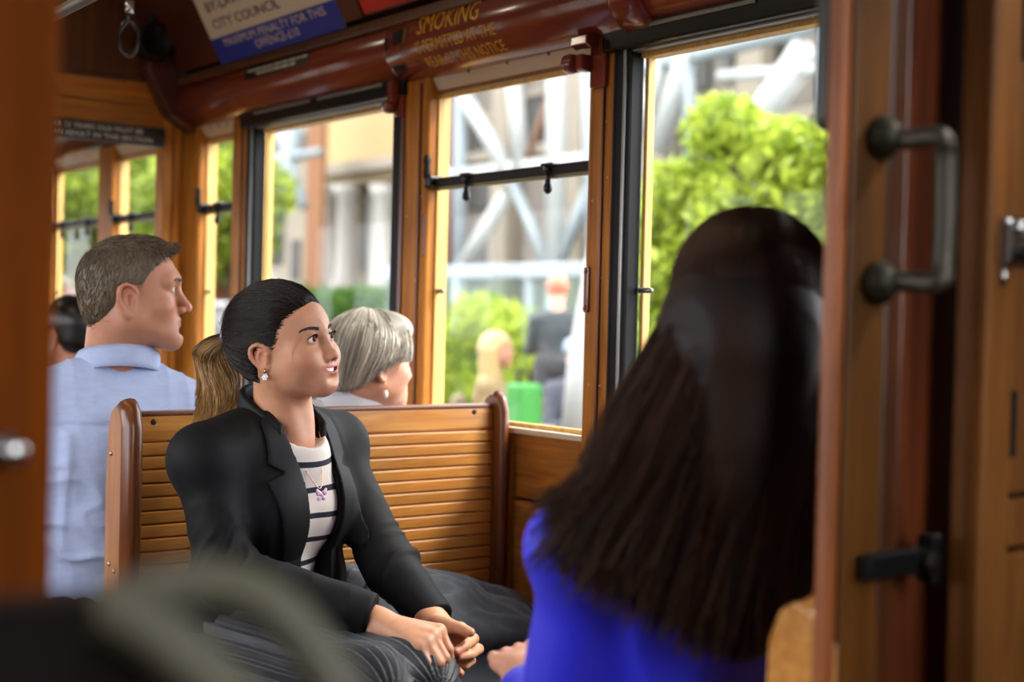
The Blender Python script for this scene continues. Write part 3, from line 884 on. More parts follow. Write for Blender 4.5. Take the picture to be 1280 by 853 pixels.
def head_field(g, fr, p, smile=0., open_eyes=True):
    """head in its own frame: eye line z=0, ears at y=-.01"""
    e = lambda c, r_, k=.01, op='u', rot=None: g.ell(fr, c, r_, k, op, rot)
    cn = lambda a, b, r1, r2, k=.01, op='u': g.cone(fr.w(a), fr.w(b), r1*fr.s, r2*fr.s, k, op)
    e((0, -.014, .022), (p['cw'], .094, .078), .0)
    e((0, .028, .026), (.059, .060, .054), .03)
    e((0, .026, -.036), (p['facex'], .058, .072), .025)
    for s in (-1, 1):
        cn((s*p['jawx'], .004, -.060), (s*.014, .066, -.098), p['jawr'], .017, .03)
        e((s*.040, .055, -.034), (.024, .026, .024), .025)                       # cheekbone
        if p['cheek'] > .9: e((s*.036, .036, -.062), (.022, .030, .028), .02)
        if smile: e((s*.034, .070, -.044), (.019, .018, .019), .018)              # raised cheek
        if p['brow']: cn((s*.012, .083, .016), (s*.046, .070, .014), .011, .010, .014)
        if p['brow']: cn((s*.010, .084, .020), (s*.043, .072, .018), .010, .009, .02)
    e(p['chin'], (p['chinr']*1.15, p['chinr'], p['chinr']), .022)
    e((0, .070, -.070), (.030, .024, .032), .02)                                  # muzzle
    # eye sockets
    for s in (-1, 1):
        e((s*.033, .100+.002*(p['brow'] == 0), .001), (.019, .019, .0125), .016, 's')
        e((s*.014, .098, -.004), (.006, .014, .012), .012, 's')
    # nose
    ns = p['nose']
    cn((0, .084, .008), (0, .086+.018*ns, -.036), .0075, .0088*ns**.5, .014)
    e((0, .087+.018*ns, -.040), (.0105, .0105, .0092), .008)
    for s in (-1, 1):
        e((s*.0125, .0885+.006*ns, -.0445), (.0075, .010, .0075), .006)
        e((s*.006, .097+.006*ns, -.051), (.0038, .0058, .0035), .003, 's')
    # eyeballs with lids
    for s in (-1, 1):
        e((s*.0315, .0735, .0005), (.0142, .0142, .0134), .006)
        rot = np.array([[math.cos(.12), 0, s*math.sin(.12)], [0, 1, 0], [-s*math.sin(.12), 0, math.cos(.12)]])
        if open_eyes:
            e((s*.0322, .0865, .0002), (.0146, .0095, .0050), .0015, 's', rot)
    # mouth
    w = .024+.0065*smile; up = .0095*smile
    def lip(pts, rr, k): 
        g.chain([fr.w(q) for q in pts], [v*fr.s for v in rr], .003, k)
    lip([(-w, .074, -.071+up), (-.012, .0885, -.0655+up*.3), (-.003, .0915, -.0645), (.003, .0915, -.0645), (.012, .0885, -.0655+up*.3), (w, .074, -.071+up)], [.0022, .0046, .005, .005, .0046, .0022], .004)
    lo = -.0765-.0035*smile
    lip([(-w, .074, -.0715+up), (-.012, .086, lo+up*.25), (0, .089, lo), (.012, .086, lo+up*.25), (w, .074, -.0715+up)], [.0022, .0050, .0058, .0050, .0022], .004)
    e((0, .0965, lo-.0115), (.016, .007, .0045), .012, 's')
    if smile:
        for x in np.linspace(-.0225, .0225, 17):
            q_ = (abs(x)/.0225)
            e((x, .0925-22*x*x, -.0716+up*.75*q_**1.6), (.0035, .0085, .0046*(1-.75*q_**2)), .0, 's')
    else:
        g.chain([fr.w(v) for v in ((-w, .0775, -.0715), (-.012, .0925, -.0708), (0, .0955, -.0705), (.012, .0925, -.0708), (w, .0775, -.0715))], [.0010]*5, .0, .003, 's')
    # ears
    q = p['earsc']
    for s in (-1, 1):
        x = s*(p['cw']-.003); oz = -.014
        J = lambda v: (v[0], v[1], v[2]+oz)
        rim = [(x-s*.006, .008, -.002), (x+s*.003, .005, .012*q), (x+s*.009, -.010, .022*q), (x+s*.012, -.024, .015*q), (x+s*.011, -.027, -.004*q), (x+s*.006, -.019, -.022*q), (x+s*.002, -.009, -.034*q), (x-s*.004, .001, -.031*q)]
        rim = [tuple(v) for v in spline(rim, 15)]
        e(J((x+s*.002, -.009, -.006*q)), (.0065, .017, .025*q), .006)
        g.chain([fr.w(J(v)) for v in rim], [.0040]*10+[.0046, .0056, .0062, .0062, .0055], .002, .003)
        e(J((x+s*.0090, -.005, -.008*q)), (.0070, .0085, .0125*q), .003, 's')
        e(J((x+s*.011, -.013, .009*q)), (.0035, .0075, .0060*q), .003, 's')
        cn(J((x+s*.004, .003, -.006*q)), J((x+s*.003, .002, -.016*q)), .004, .003, .003)   # tragus

def skin_colors(Q, base, lipc, p, smile=0., blush='#c8735a', stubble=None):
    n = len(Q)
    C_ = np.tile(np.array(srgb(base)[:3]), (n, 1))
    C_ *= (0.94+.12*vnoise(Q*90))[:, None]
    for s in (-1, 1):
        C_ = blend(C_, .35*gauss(Q, (s*.045, .060, -.038), (.022, .03, .018)), blush)
        C_ = blend(C_, .35*gauss(Q, (s*.080, -.012, -.006), (.012, .02, .03)), blush)
        C_ = blend(C_, .35*gauss(Q, (s*.032, .08, .002), (.018, .02, .011)), '#8a5440')
    C_ = blend(C_, .30*gauss(Q, (0, .11, -.042), (.014, .014, .012)), blush)
    if stubble: C_ = blend(C_, .3*gauss(Q, (0, .06, -.09), (.05, .05, .03)), stubble)
    up = .0095*smile; lo = -.0765-.0035*smile
    ax = np.abs(Q[:, 0]); tt = np.clip(ax/(.0265+.002*smile), 0, 1)
    zu = -.0655+(up-.004)*tt**1.6; zl = lo+(up+.004)*tt**1.6
    th = 1-.65*tt**2
    m = np.exp(-(((Q[:, 2]-zu)/(.0050*th))**4))+np.exp(-(((Q[:, 2]-zl)/(.0060*th))**4))+np.exp(-(((Q[:, 2]-(zu+zl)/2)/(.003))**4))
    m = np.clip(m, 0, 1)*np.clip((.0275+.0025*smile-ax)/.003, 0, 1)*np.clip((Q[:, 1]-.070)/.005, 0, 1)
    C_ = blend(C_, m*.8, lipc)
    if smile:
        m = m*np.clip((.0925-.28*ax-Q[:, 1])/.002, 0, 1)*(np.abs(Q[:, 2]-(zu+zl)/2) < .0045)
        C_ = blend(C_, m*.8, '#5a2420')
    return C_

def teeth(fr, parent):
    V = []; F = []; n = 16
    for i in range(n+1):
        x = -.0215+.043*i/n
        y = .0925-23.*x*x; up = .005*(abs(x)/.0215)**1.6
        for z in (-.0655+up, -.0700+up, -.0755+up*.9): V.append(tuple(fr.w((x, y+(.0006 if z < -.066 and z > -.072 else 0), z))))
    for i in range(n):
        for j in range(2): F.append((i*3+j, i*3+j+1, i*3+j+4, i*3+j+3))
    me = bpy.data.meshes.new('teeth'); me.from_pydata(V, [], F); me.update()
    link('teeth', me, mat('tooth_enamel', '#f2ebe0', .25), parent, True)

SKIN_CACHE = {}
def skin_mat(name):
    return mat(name, '#c08a68', .44, sss=.12, bump=.06, bscale=300, attr='Col', spec=.4)

def eyes(fr, parent, gaze=(0, 1, 0), iris='#2a1608'):
    g = np.array(gaze, float); g /= np.linalg.norm(g)
    for s in (-1, 1):
        me = bpy.data.meshes.new('eye'); bm = bmesh.new()
        bmesh.ops.create_uvsphere(bm, u_segments=28, v_segments=20, radius=.0123)
        bm.to_mesh(me); bm.free()
        V = np.zeros(len(me.vertices)*3, np.float32); me.vertices.foreach_get('co', V); V = V.reshape(-1, 3)
        # sphere poles along gaze
        a = Frame((0, 0, 0), g)
        L = V[:, [0, 2, 1]]*np.array([1, 1, -1])
        Wd = L @ a.M.T
        an = np.arccos(np.clip(L[:, 1]/.0123, -1, 1))
        C_ = np.tile(np.array(srgb('#e9e4dd')[:3]), (len(V), 1))
        C_ = blend(C_, (an < .56)*1., iris); C_ = blend(C_, (an < .26)*1., '#050303')
        Q = np.array([fr.w(np.array((s*.0315, .0738, .0002))+v) for v in Wd])
        me.vertices.foreach_set('co', Q.astype(np.float32).ravel()); me.update()
        set_col(me, C_)
        link('eye', me, mat('eye_wet', '#ffffff', .3, spec=.05, attr='Col'), parent, True)

def front_y(g, fr, x, z, y0=.125):
    """where the face surface lies in front of (x, z)"""
    for y in np.arange(y0, .03, -.0006):
        i = np.round((fr.w((x, y, z))-g.lo)/g.h).astype(int)
        if np.all(i >= 0) and np.all(i < g.n) and g.d[tuple(i)] < 0: return y
    return .03

def brows_lashes(g, fr, parent, m, thick=1., lash=True):
    rs = np.random.RandomState(3)
    for s in (-1, 1):
        pa = []
        for i in range(110):
            t = rs.rand()
            x = s*(.013+.036*t); z = .0175+.006*math.sin(t*2.4)-.003*t+rs.uniform(-.0028, .0028)*(1-.55*t)*thick
            y = front_y(g, fr, x, z)+.0004
            a = np.array((x, y, z)); d = np.array((s*.006, -.001, .0012*(1-2*t)))
            pa.append([fr.w(a), fr.w(a+d*.5+np.array((0, .0012, 0))), fr.w(a+d)])
        strands('eyebrow', pa, .0007*thick, .0003, m, parent)
    if lash:
        for s in (-1, 1):
            pa = []
            for i in range(46):
                t = i/45; x = s*(.0185+.0265*t); zz = .0058*math.sin(math.pi*min(1, t*1.02))**.7+.0012*t
                y = .0735+math.sqrt(max(1e-6, .0146**2-(abs(x)-.0315)**2-zz**2))
                a = np.array((x, y, zz)); d = np.array((s*.003*(t-.2), .0045, .0022))
                pa.append([fr.w(a), fr.w(a+d*.6), fr.w(a+d+np.array((0, 0, .0012)))])
            strands('eyelashes', pa, .0006, .0002, m, parent)
# ------------------------------------------------------------------ people
def arm_prims(g, sh, el, wr, r0, r1, r2, k=.02):
    g.cone(sh, el, r0, r1, k); g.cone(el, wr, r1*1.0, r2, .02)

def torso_prims(g, fr, off, female=True, k=.04, L=.42, sw=.165):
    e = lambda c, r_, kk=k: g.ell(fr, c, np.array(r_)+off, kk)
    if female:
        e((0, -.005, .02), (.160, .105, .105), 0); e((0, 0, .15), (.122, .088, .12)); e((0, .0, .28), (.140, .098, .14))
        for s in (-1, 1): e((s*.060, .060, .262), (.056, .046, .060), .04)
        for s in (-1, 1): g.cone(fr.w((s*.05, -.015, L-.03)), fr.w((s*sw, -.008, L-.058)), .038+off, .047+off, .05)
    else:
        e((0, 0, .03), (.175, .125, .12), 0); e((0, .0, .18), (.162, .115, .16)); e((0, -.005, .33), (.180, .120, .17))
        for s in (-1, 1): g.cone(fr.w((s*.05, -.02, L-.035)), fr.w((s*(sw-.015), -.01, L-.095)), .034+off, .052+off, .05)

def poly_mask_dist(px, pz, poly):
    """signed distance (2-D) to polygon, negative inside"""
    poly = np.asarray(poly); n = len(poly)
    d = np.full(px.shape, 1e9); ins = np.zeros(px.shape, bool)
    for i in range(n):
        a, b = poly[i], poly[(i+1) % n]; ex, ez = b-a
        wx, wz = px-a[0], pz-a[1]
        t = np.clip((wx*ex+wz*ez)/(ex*ex+ez*ez), 0, 1)
        d = np.minimum(d, (wx-ex*t)**2+(wz-ez*t)**2)
        c = (a[1] <= pz) != (b[1] <= pz)
        ins ^= c & (px < (b[0]-a[0])*(pz-a[1])/((b[1]-a[1])+1e-12)+a[0])
    return np.where(ins, -1, 1)*np.sqrt(d)

def grid_local(g, fr):
    ax = [g.lo[k]+g.h*np.arange(g.n[k], dtype=np.float32) for k in range(3)]
    x, y, z = ax[0][:, None, None]-fr.o[0], ax[1][None, :, None]-fr.o[1], ax[2][None, None, :]-fr.o[2]
    return [((x*fr.M[0, i]+y*fr.M[1, i]+z*fr.M[2, i])/fr.s).astype(np.float32) for i in range(3)]

def cloth(name, g, m, parent, amp=.003, scale=22., stretch=(1, 1, 1), fr=None, extra=None, smooth_it=0):
    V, F = g.mesh(); V = V.astype(np.float64)
    N = vnormals(V, F)
    Q = (fr.l(V) if fr is not None else V)*np.array(stretch)
    dsp = amp*(ridged(Q*scale)-.3)+amp*.6*(ridged(Q*scale*.47+3.1)-.3)
    if extra is not None: dsp = dsp+extra(V)
    return link(name, mk_mesh(name, V+N*dsp[:, None], F), m, parent)

def hand(g, wrist, palm, fingers, thumb, rw=.024, rp=.021):
    """wrist point, list of 4 finger point-chains starting at the knuckles, thumb chain"""
    wrist = np.array(wrist)
    for f in fingers:
        g.cone(wrist, f[0], rw*.85, .0118, .012)
    for f in fingers:
        rr = np.linspace(.0098, .0072, len(f)); g.chain(f, rr, .003, .006)
    g.chain(thumb, np.linspace(.0145, .0078, len(thumb)), .004, .012)

def nail(tip, prev, parent, m):
    pass

# ================= seated woman in the black blazer =================
SKIN_W = skin_mat('skin_warm')
wm = empty('person', 'smiling woman in black blazer and striped top seated on the slatted bench', 'person', loc=(1.17, 2.2, .48))
WINV = Matrix.Translation((-1.17, -2.2, -.48))
def under(o, root):
    """keep world placement while parented to an empty"""
    o.matrix_parent_inverse = Matrix.Translation(-root.location)
w_fw = np.array([.30, -.954, 0]); w_pel = np.array([1.17, 2.27, .55]); w_N = np.array([1.185, 2.195, .965])
fb = Frame(w_pel, w_fw, w_N-w_pel)
_s = w_N-w_pel; _s /= np.linalg.norm(_s)
fb.M[:, 2] = _s; fb.M[:, 0] = np.cross(w_fw, _s)/np.linalg.norm(np.cross(w_fw, _s)); fb.M[:, 1] = np.cross(_s, fb.M[:, 0])
# head
def cam_dir(a_right, a_toward, upz):
    d = C_RT*a_right-C_FWD*a_toward; d[2] = 0; d /= np.linalg.norm(d); d = d+np.array([0, 0, upz]); return d/np.linalg.norm(d)
fh = Frame(P(357, 429, 2.42), cam_dir(math.sin(R(65)), math.cos(R(65)), .15), sc=.925).rolled(R(6)); fh.zs = .87
FEMW = dict(FEM); FEMW['nose'] = .72
g = Field(fh.o-np.array([.135, .135, .24]), fh.o+np.array([.135, .135, .135]), .0017)
head_field(g, fh, FEMW, 1.)
nb0, nb1 = fh.w((0, -.022, -.062)), w_N+np.array([0, .0, -.01])
g.cone(nb0, nb1, .0475, .050, .028)
g.cone(nb1, fb.w((0, .030, .34)), .052, .055, .03)
for s in (-1, 1):
    g.cone(fh.w((s*.050, -.012, -.052)), fb.w((s*.012, .052, .395)), .010, .009, .02)
V, F = g.mesh(); Cw = skin_colors(fh.l(V), '#cb9270', '#b44e4c', FEM, 1., '#bf6850')
Vh, Fh, g_wh = V, F, g
# hands and forearms (fine grid)
wrR = P(474, 782, 2.27); wrL = P(540, 778, 2.40)
R_f = [[P(549, 789, 2.225), P(560, 812, 2.215), P(562, 829, 2.225), P(557, 838, 2.235)],
       [P(541, 795, 2.205), P(556, 823, 2.19), P(553, 845, 2.20), P(546, 858, 2.21)],
       [P(533, 803, 2.19), P(549, 830, 2.175), P(542, 849, 2.185), P(534, 860, 2.195)],
       [P(524, 810, 2.18), P(533, 829, 2.168), P(531, 845, 2.172), P(526, 857, 2.18)]]
R_t = [P(510, 792, 2.27), P(536, 800, 2.285), P(554, 812, 2.29), P(566, 824, 2.285)]
L_f = [[P(571, 787, 2.36), P(592, 799, 2.315), P(581, 808, 2.275), P(570, 815, 2.255)],
       [P(573, 795, 2.37), P(598, 812, 2.325), P(588, 819, 2.285), P(574, 821, 2.262)],
       [P(570, 803, 2.38), P(588, 826, 2.335), P(581, 832, 2.30), P(570, 830, 2.28)],
       [P(564, 810, 2.385), P(563, 826, 2.31), P(568, 835, 2.285), P(575, 842, 2.27)]]
L_t = [P(548, 779, 2.36), P(562, 783, 2.325), P(576, 786, 2.29), P(588, 791, 2.265)]
allp = np.array(sum(R_f, [])+R_t+sum(L_f, [])+L_t+[wrR, wrL])
g = Field(allp.min(0)-.05, allp.max(0)+.05, .0018)
hand(g, wrR, None, R_f, R_t); g.cone(wrR, P(440, 765, 2.30), .0235, .030, .02)
V, F = g.mesh(); Vs, Fs = [Vh, V], [Fh, F+len(Vh)]; 
g = Field(allp.min(0)-.05, allp.max(0)+.05, .0018)
hand(g, wrL, None, L_f, L_t); g.cone(wrL, P(520, 760, 2.46), .0235, .030, .02)
V2, F2 = g.mesh(); Vs.append(V2); Fs.append(F2+len(Vh)+len(V))
hipR, hipL = w_pel+fb.M[:, 0]*.085, w_pel-fb.M[:, 0]*.085
knR, knL = np.array([1.115, 1.80, .560]), np.array([1.235, 1.84, .555])
# lower body and feet, coarse, hidden under the skirt
g = Field((.9, 1.5, -.01), (1.65, 2.5, .95), .012)
torso_prims(g, fb, -.012)
for hp, kn, an in ((hipR, knR, np.array([1.11, 1.80, .09])), (hipL, knL, np.array([1.25, 1.85, .09]))):
    g.cone(hp, kn, .072, .052, .03); g.cone(kn, an, .05, .034, .02); g.cone(an+np.array([0, 0, -.03]), an+np.array([.03, -.14, -.055]), .034, .026, .02)
V3, F3 = g.mesh(); Fs.append(F3+sum(len(v) for v in Vs)); Vs.append(V3)
Call = [Cw]
for v in Vs[1:]:
    c_ = np.tile(np.array(srgb('#cb9472')[:3]), (len(v), 1))*(0.92+.16*vnoise(v*120))[:, None]
    Call.append(c_)
# knuckles and tips a touch redder
for fl, k_ in ((R_f+[R_t], 1), (L_f+[L_t], 2)):
    for f in fl:
        Call[k_] = blend(Call[k_], .45*np.exp(-((Vs[k_]-f[-1])**2).sum(1)/.010**2), '#cf7a66')
        Call[k_] = blend(Call[k_], .25*np.exp(-((Vs[k_]-f[1])**2).sum(1)/.009**2), '#b87058')
me = mk_mesh('body', np.concatenate(Vs), np.concatenate(Fs)); set_col(me, np.concatenate(Call))
wb_ = link('body', me, SKIN_W, wm); under(wb_, wm)
KW = dict()
def kid(o, root): under(o, root); return o
def fix_children(root):
    for c_ in root.children:
        c_.matrix_parent_inverse = Matrix.Translation(-root.location)
eyes(fh, wm, np.array((-.10, 1, .0)), '#0e0806')
HAIR_BK = hair_mat('black_brown_hair', '#0d0907', '#2a1a12', .32)
brows_lashes(g_wh, fh, wm, hair_mat('brow_hair', '#1c120c', '#38261a', .6), 1.15)
teeth(fh, wm)

# striped knit top
def stripes():
    m = bpy.data.materials.new('striped_knit'); m.use_nodes = True
    nt = m.node_tree; b = nt.nodes['Principled BSDF']; b.inputs['Roughness'].default_value = .8
    a = nt.nodes.new('ShaderNodeAttribute'); a.attribute_name = 'Col'
    nt.links.new(a.outputs['Color'], b.inputs['Base Color'])
    return m
g = Field(fb.o-np.array([.26, .26, .05]), fb.o+np.array([.26, .26, .46]), .0045)
torso_prims(g, fb, 0.)
g.cone(nb1+np.array([0, 0, -.012]), fb.w((0, .02, .36)), .066, .078, .03)
x, y, z = grid_local(g, fb)
nk = np.sqrt((x/.062)**2+((y-.035)/.078)**2+((z-.425)/.05)**2)-1          # scooped neckline
g.d = np.maximum(g.d, -(nk*.05))
V, F = g.mesh(); Q = fb.l(V)
zz = Q[:, 2]
# keep navy stripes crisp: subdivide by colour attribute on a fine vertical lattice
Cs = np.tile(np.array(srgb('#dcd3c8')[:3]), (len(V), 1))
me = mk_mesh('striped_top', V, F); set_col(me, Cs)
def stripe_mat():
    m = bpy.data.materials.new('striped_knit'); m.use_nodes = True
    nt = m.node_tree; b = nt.nodes['Principled BSDF']; b.inputs['Roughness'].default_value = .85
    a = nt.nodes.new('ShaderNodeAttribute'); a.attribute_name = 'hgt'
    s1 = nt.nodes.new('ShaderNodeMath'); s1.operation = 'SUBTRACT'; s1.inputs[1].default_value = .361
    nt.links.new(a.outputs['Fac'], s1.inputs[0])
    s2 = nt.nodes.new('ShaderNodeMath'); s2.operation = 'PINGPONG'; s2.inputs[1].default_value = .0235
    nt.links.new(s1.outputs[0], s2.inputs[0])
    s3 = nt.nodes.new('ShaderNodeMath'); s3.operation = 'LESS_THAN'; s3.inputs[1].default_value = .0052
    nt.links.new(s2.outputs[0], s3.inputs[0])
    lt = nt.nodes.new('ShaderNodeMath'); lt.operation = 'LESS_THAN'; lt.inputs[1].default_value = .37
    nt.links.new(a.outputs['Fac'], lt.inputs[0])
    mu = nt.nodes.new('ShaderNodeMath'); mu.operation = 'MULTIPLY'
    nt.links.new(s3.outputs[0], mu.inputs[0]); nt.links.new(lt.outputs[0], mu.inputs[1])
    mx = nt.nodes.new('ShaderNodeMix'); mx.data_type = 'RGBA'
    mx.inputs[6].default_value = srgb('#d9d0c6'); mx.inputs[7].default_value = srgb('#14162a')
    nt.links.new(mu.outputs[0], mx.inputs[0]); nt.links.new(mx.outputs[2], b.inputs['Base Color'])
    return m
at = me.attributes.new('hgt', 'FLOAT', 'POINT'); at.data.foreach_set('value', zz.astype(np.float32))
link('striped_top', me, stripe_mat(), wm)

# black blazer
BLAZER = mat('black_wool_blazer', '#0b0b0d', .7, bump=.05, bscale=900, var=.08, vscale=30, spec=.22)
LAPEL = mat('black_wool_lapel', '#0d0d0f', .62, bump=.05, bscale=900, spec=.25)
shR, shL = fb.w((.160, -.005, .340)), fb.w((-.160, -.005, .340))
elR, elL = P(283, 718, 2.30), P(486, 706, 2.52)
cuR, cuL = P(458, 768, 2.275), P(541, 772, 2.42)
opening = [(.052, .47), (.046, .40), (.030, .31), (.018, .22), (.012, .10), (.014, .0), (-.05, .0), (-.058, .10), (-.062, .22), (-.062, .31), (-.056, .40), (-.052, .47)]
g = Field(np.minimum.reduce([elR, elL, cuR, cuL, shR, shL, fb.w((0, 0, -.05))])-.10, np.maximum.reduce([elR, elL, cuR, cuL, shR, shL, fb.w((0, 0, .44))])+.10, .0042)
torso_prims(g, fb, .011, sw=.170)
for s in (-1, 1): g.ell(fb, (s*.085, .02, .03), (.09, .13, .07), .04)
g.ell(fb, (-.02, .015, .11), (.160, .112, .13), .04)
for sh, el, cu in ((shR, elR, cuR), (shL, elL, cuL)):
    g.ell(fb, fb.l(sh)+np.array([0, 0, .006]), (.050, .052, .046), .03)
    g.cone(sh, el, .051, .047, .025); g.cone(el, cu, .049, .037, .025)
gd_full = g.d.copy()
x, y, z = grid_local(g, fb)
pd = poly_mask_dist(x, z, opening).astype(np.float32)
cut = np.maximum(pd, -(y-.0))
# arms are not cut: protect by distance to forearms
ga = Field(g.lo, g.lo+g.h*(g.n-1), g.h); ga.d = np.full(g.n, 9., np.float32)
for sh, el, cu in ((shR, elR, cuR), (shL, elL, cuL)):
    ga.cone(sh, el, .051, .047, .0); ga.cone(el, cu, .049, .037, .02)
g.d = np.maximum(gd_full, -np.maximum(cut, -(ga.d-.002))).astype(np.float32)
nk = np.sqrt((x/.066)**2+((y-.02)/.072)**2)-1
g.d = np.maximum(g.d, -np.maximum(nk*.06, .385-z))
# sleeves end in a clean cuff
ax3 = [(g.lo[k]+g.h*np.arange(g.n[k], dtype=np.float32)).reshape([-1 if q_ == k else 1 for q_ in range(3)]) for k in range(3)]
for cu, el, wr in ((cuR, elR, wrR), (cuL, elL, wrL)):
    dr_ = (cu-el)/np.linalg.norm(cu-el)
    sl_ = ((ax3[0]-cu[0])*dr_[0]+(ax3[1]-cu[1])*dr_[1]+(ax3[2]-cu[2])*dr_[2])-.010
    far_ = np.sqrt((ax3[0]-cu[0])**2+(ax3[1]-cu[1])**2+(ax3[2]-cu[2])**2)-.075
    g.d = np.maximum(g.d, np.where(far_ < 0, sl_, -9)).astype(np.float32)
def elbow_folds(V):
    o = np.zeros(len(V))
    for el, cu, sh in ((elR, cuR, shR), (elL, cuL, shL)):
        d1 = np.exp(-((V-el)**2).sum(1)/.075**2)
        ax = (cu-sh)/np.linalg.norm(cu-sh)
        Qe = np.stack([V@ax*46+vnoise(V*14)*3.2, V[:, 2]*5, V[:, 0]*5], 1)
        o += d1*.010*(ridged(Qe)-.35)
    for sh in (shR, shL):
        o += np.exp(-((V-sh)**2).sum(1)/.05**2)*.0015
    return o
jk = cloth('blazer', g, BLAZER, wm, .0022, 15., (1, 1, .55), fb, elbow_folds)
def blazer_body(gg):
    torso_prims(gg, fb, .011, sw=.170)
    for sh, el, cu in ((shR, elR, cuR), (shL, elL, cuL)):
        gg.ell(fb, fb.l(sh)+np.array([0, 0, .006]), (.050, .052, .046), .03); gg.cone(sh, el, .051, .047, .025)
def shell_part(name, poly, off, th, m, parent, ymin=-.01):
    q = np.array([fb.w((a, yy, b)) for a, b in poly for yy in (-.02, .16)])
    gg = Field(q.min(0)-.01, q.max(0)+.01, .0024); blazer_body(gg)
    lx, ly, lz = grid_local(gg, fb)
    d = np.maximum(np.abs(gg.d-off)-th, poly_mask_dist(lx, lz, poly)*.95)
    gg.d = np.maximum(d, -(ly-ymin)).astype(np.float32)
    V, F = gg.mesh()
    return link(name, mk_mesh(name, V, F), m, parent)
def pd_(poly): return poly_mask_dist(x, z, poly)
def biggest_clean(V, F): return V, F
lapR = [(.054, .445), (.084, .425), (.092, .362), (.070, .350), (.102, .336), (.080, .24), (.020, .085), (.012, .09), (.018, .22), (.030, .31), (.046, .40)]
lapL = [(-x_, z_) for x_, z_ in [(.056, .445), (.088, .425), (.102, .362), (.082, .350), (.114, .338), (.108, .24), (.064, .085), (.058, .09), (.062, .22), (.062, .31), (.056, .40)]]
for pl_ in (lapR, lapL): shell_part('lapel', pl_, .0035, .0026, LAPEL, jk)
# collar standing round the neck
cp = [fb.w(v) for v in spline([(.056, .050, .420), (.068, .0, .440), (.056, -.048, .458), (0, -.066, .466), (-.056, -.048, .458), (-.068, .0, .440), (-.056, .050, .420)], 28)]
g2 = Field(np.min(cp, 0)-.04, np.max(cp, 0)+.04, .004)
for i in range(len(cp)-1):
    g2.cone(cp[i], cp[i+1], .0075, .0075, .0); g2.cone(cp[i]+np.array([0, 0, -.012]), cp[i+1]+np.array([0, 0, -.012]), .009, .009, .0); g2.cone(cp[i]+np.array([0, 0, -.024]), cp[i+1]+np.array([0, 0, -.024]), .011, .011, .0)
V, F = g2.mesh(); link('collar', mk_mesh('collar', V, F), LAPEL, jk)
c = fb.w((-.004, .112, .085)); lathe('button', [(0, 0), (.009, 0), (.009, .003), (.006, .004), (0, .003)], c, fb.M[:, 1], mat('dark_button', '#1a1614', .25, coat=.3), jk, 14)
# pleated dark skirt over the thighs
g = Field(np.array([.92, 1.66, .34]), np.array([1.58, 2.46, .74]), .003)
g.ell(fb, (0, .0, .0), (.160, .105, .115), 0)
for hp, kn in ((hipR, knR), (hipL, knL)):
    g.cone(hp+np.array([0, 0, .005]), kn, .088, .070, .045); g.cone(kn, kn+np.array([0, .0, -.3]), .070, .085, .05)
g.cone((hipR+hipL)/2, (knR+knL)/2+np.array([0, 0, -.012]), .075, .06, .06)
ax_ = [g.lo[k]+g.h*np.arange(g.n[k], dtype=np.float32) for k in range(3)]
g.d = np.maximum(g.d, (.36-ax_[2])[None, None, :])
V, F = g.mesh(); N = vnormals(V, F)
def thigh_phase(V):
    out = np.zeros(len(V)); best = np.full(len(V), 9.)
    for hp, kn, o in ((hipR, knR, .3), (hipL, knL, .8)):
        d = (kn-hp)/np.linalg.norm(kn-hp); q = V-hp; t = np.clip(q@d, -.1, .6); rr = q-np.outer(t, d)
        sx = np.cross(d, [0, 0, 1]); sx /= np.linalg.norm(sx); sz = np.cross(sx, d)
        an = np.arctan2(rr@sx, rr@sz); dist = np.linalg.norm(rr, axis=1)
        ph = an*3.6+o+t*1.2+vnoise(V*7)*.35
        m_ = dist < best; out[m_] = ph[m_]; best[m_] = dist[m_]
    return out
ph = thigh_phase(V)*2*math.pi
V = V+N*(.0034*np.sin(ph+.7*np.sin(ph))+.004*(vnoise(V*14)-.5))[:, None]
link('skirt', mk_mesh('skirt', V, F), mat('charcoal_pleated_cloth', '#202329', .5, bump=.1, bscale=300, sheen=.1, spec=.4), wm)
for an in (np.array([1.11, 1.80, .09]), np.array([1.25, 1.85, .09])):
    g = Field(an-np.array([.08, .24, .1]), an+np.array([.12, .08, .03]), .006)
    g.cone(an+np.array([0, .01, -.05]), an+np.array([.03, -.15, -.055]), .036, .030, .02)
    V, F = g.mesh(); link('shoe', mk_mesh('shoe', V, F), mat('black_shoe_leather', '#121212', .3), wm)

# ---- hair: scalp cap, combed strands and ponytail
def scalp_pt(fr, th, ph, p, off):      # th azimuth from forward to right, ph elevation
    c_ = np.array((0, -.014, .030)); r_ = np.array((p['cw'], .094, .084))+off
    return c_+r_*np.stack([np.sin(th)*np.cos(ph), np.cos(th)*np.cos(ph), np.sin(ph)], -1)
tie = np.array((0, -.120, .034))
g = Field(fh.o-.15, fh.o+.15, .0022)
g.ell(fh, (0, -.016, .031), (.0785, .101, .0905), 0)
g.ell(fh, (0, -.080, .028), (.038, .038, .040), .04)
g.ell(fh, (0, -.045, -.030), (.062, .055, .052), .03)
xh, yh, zh = grid_local(g, fh)
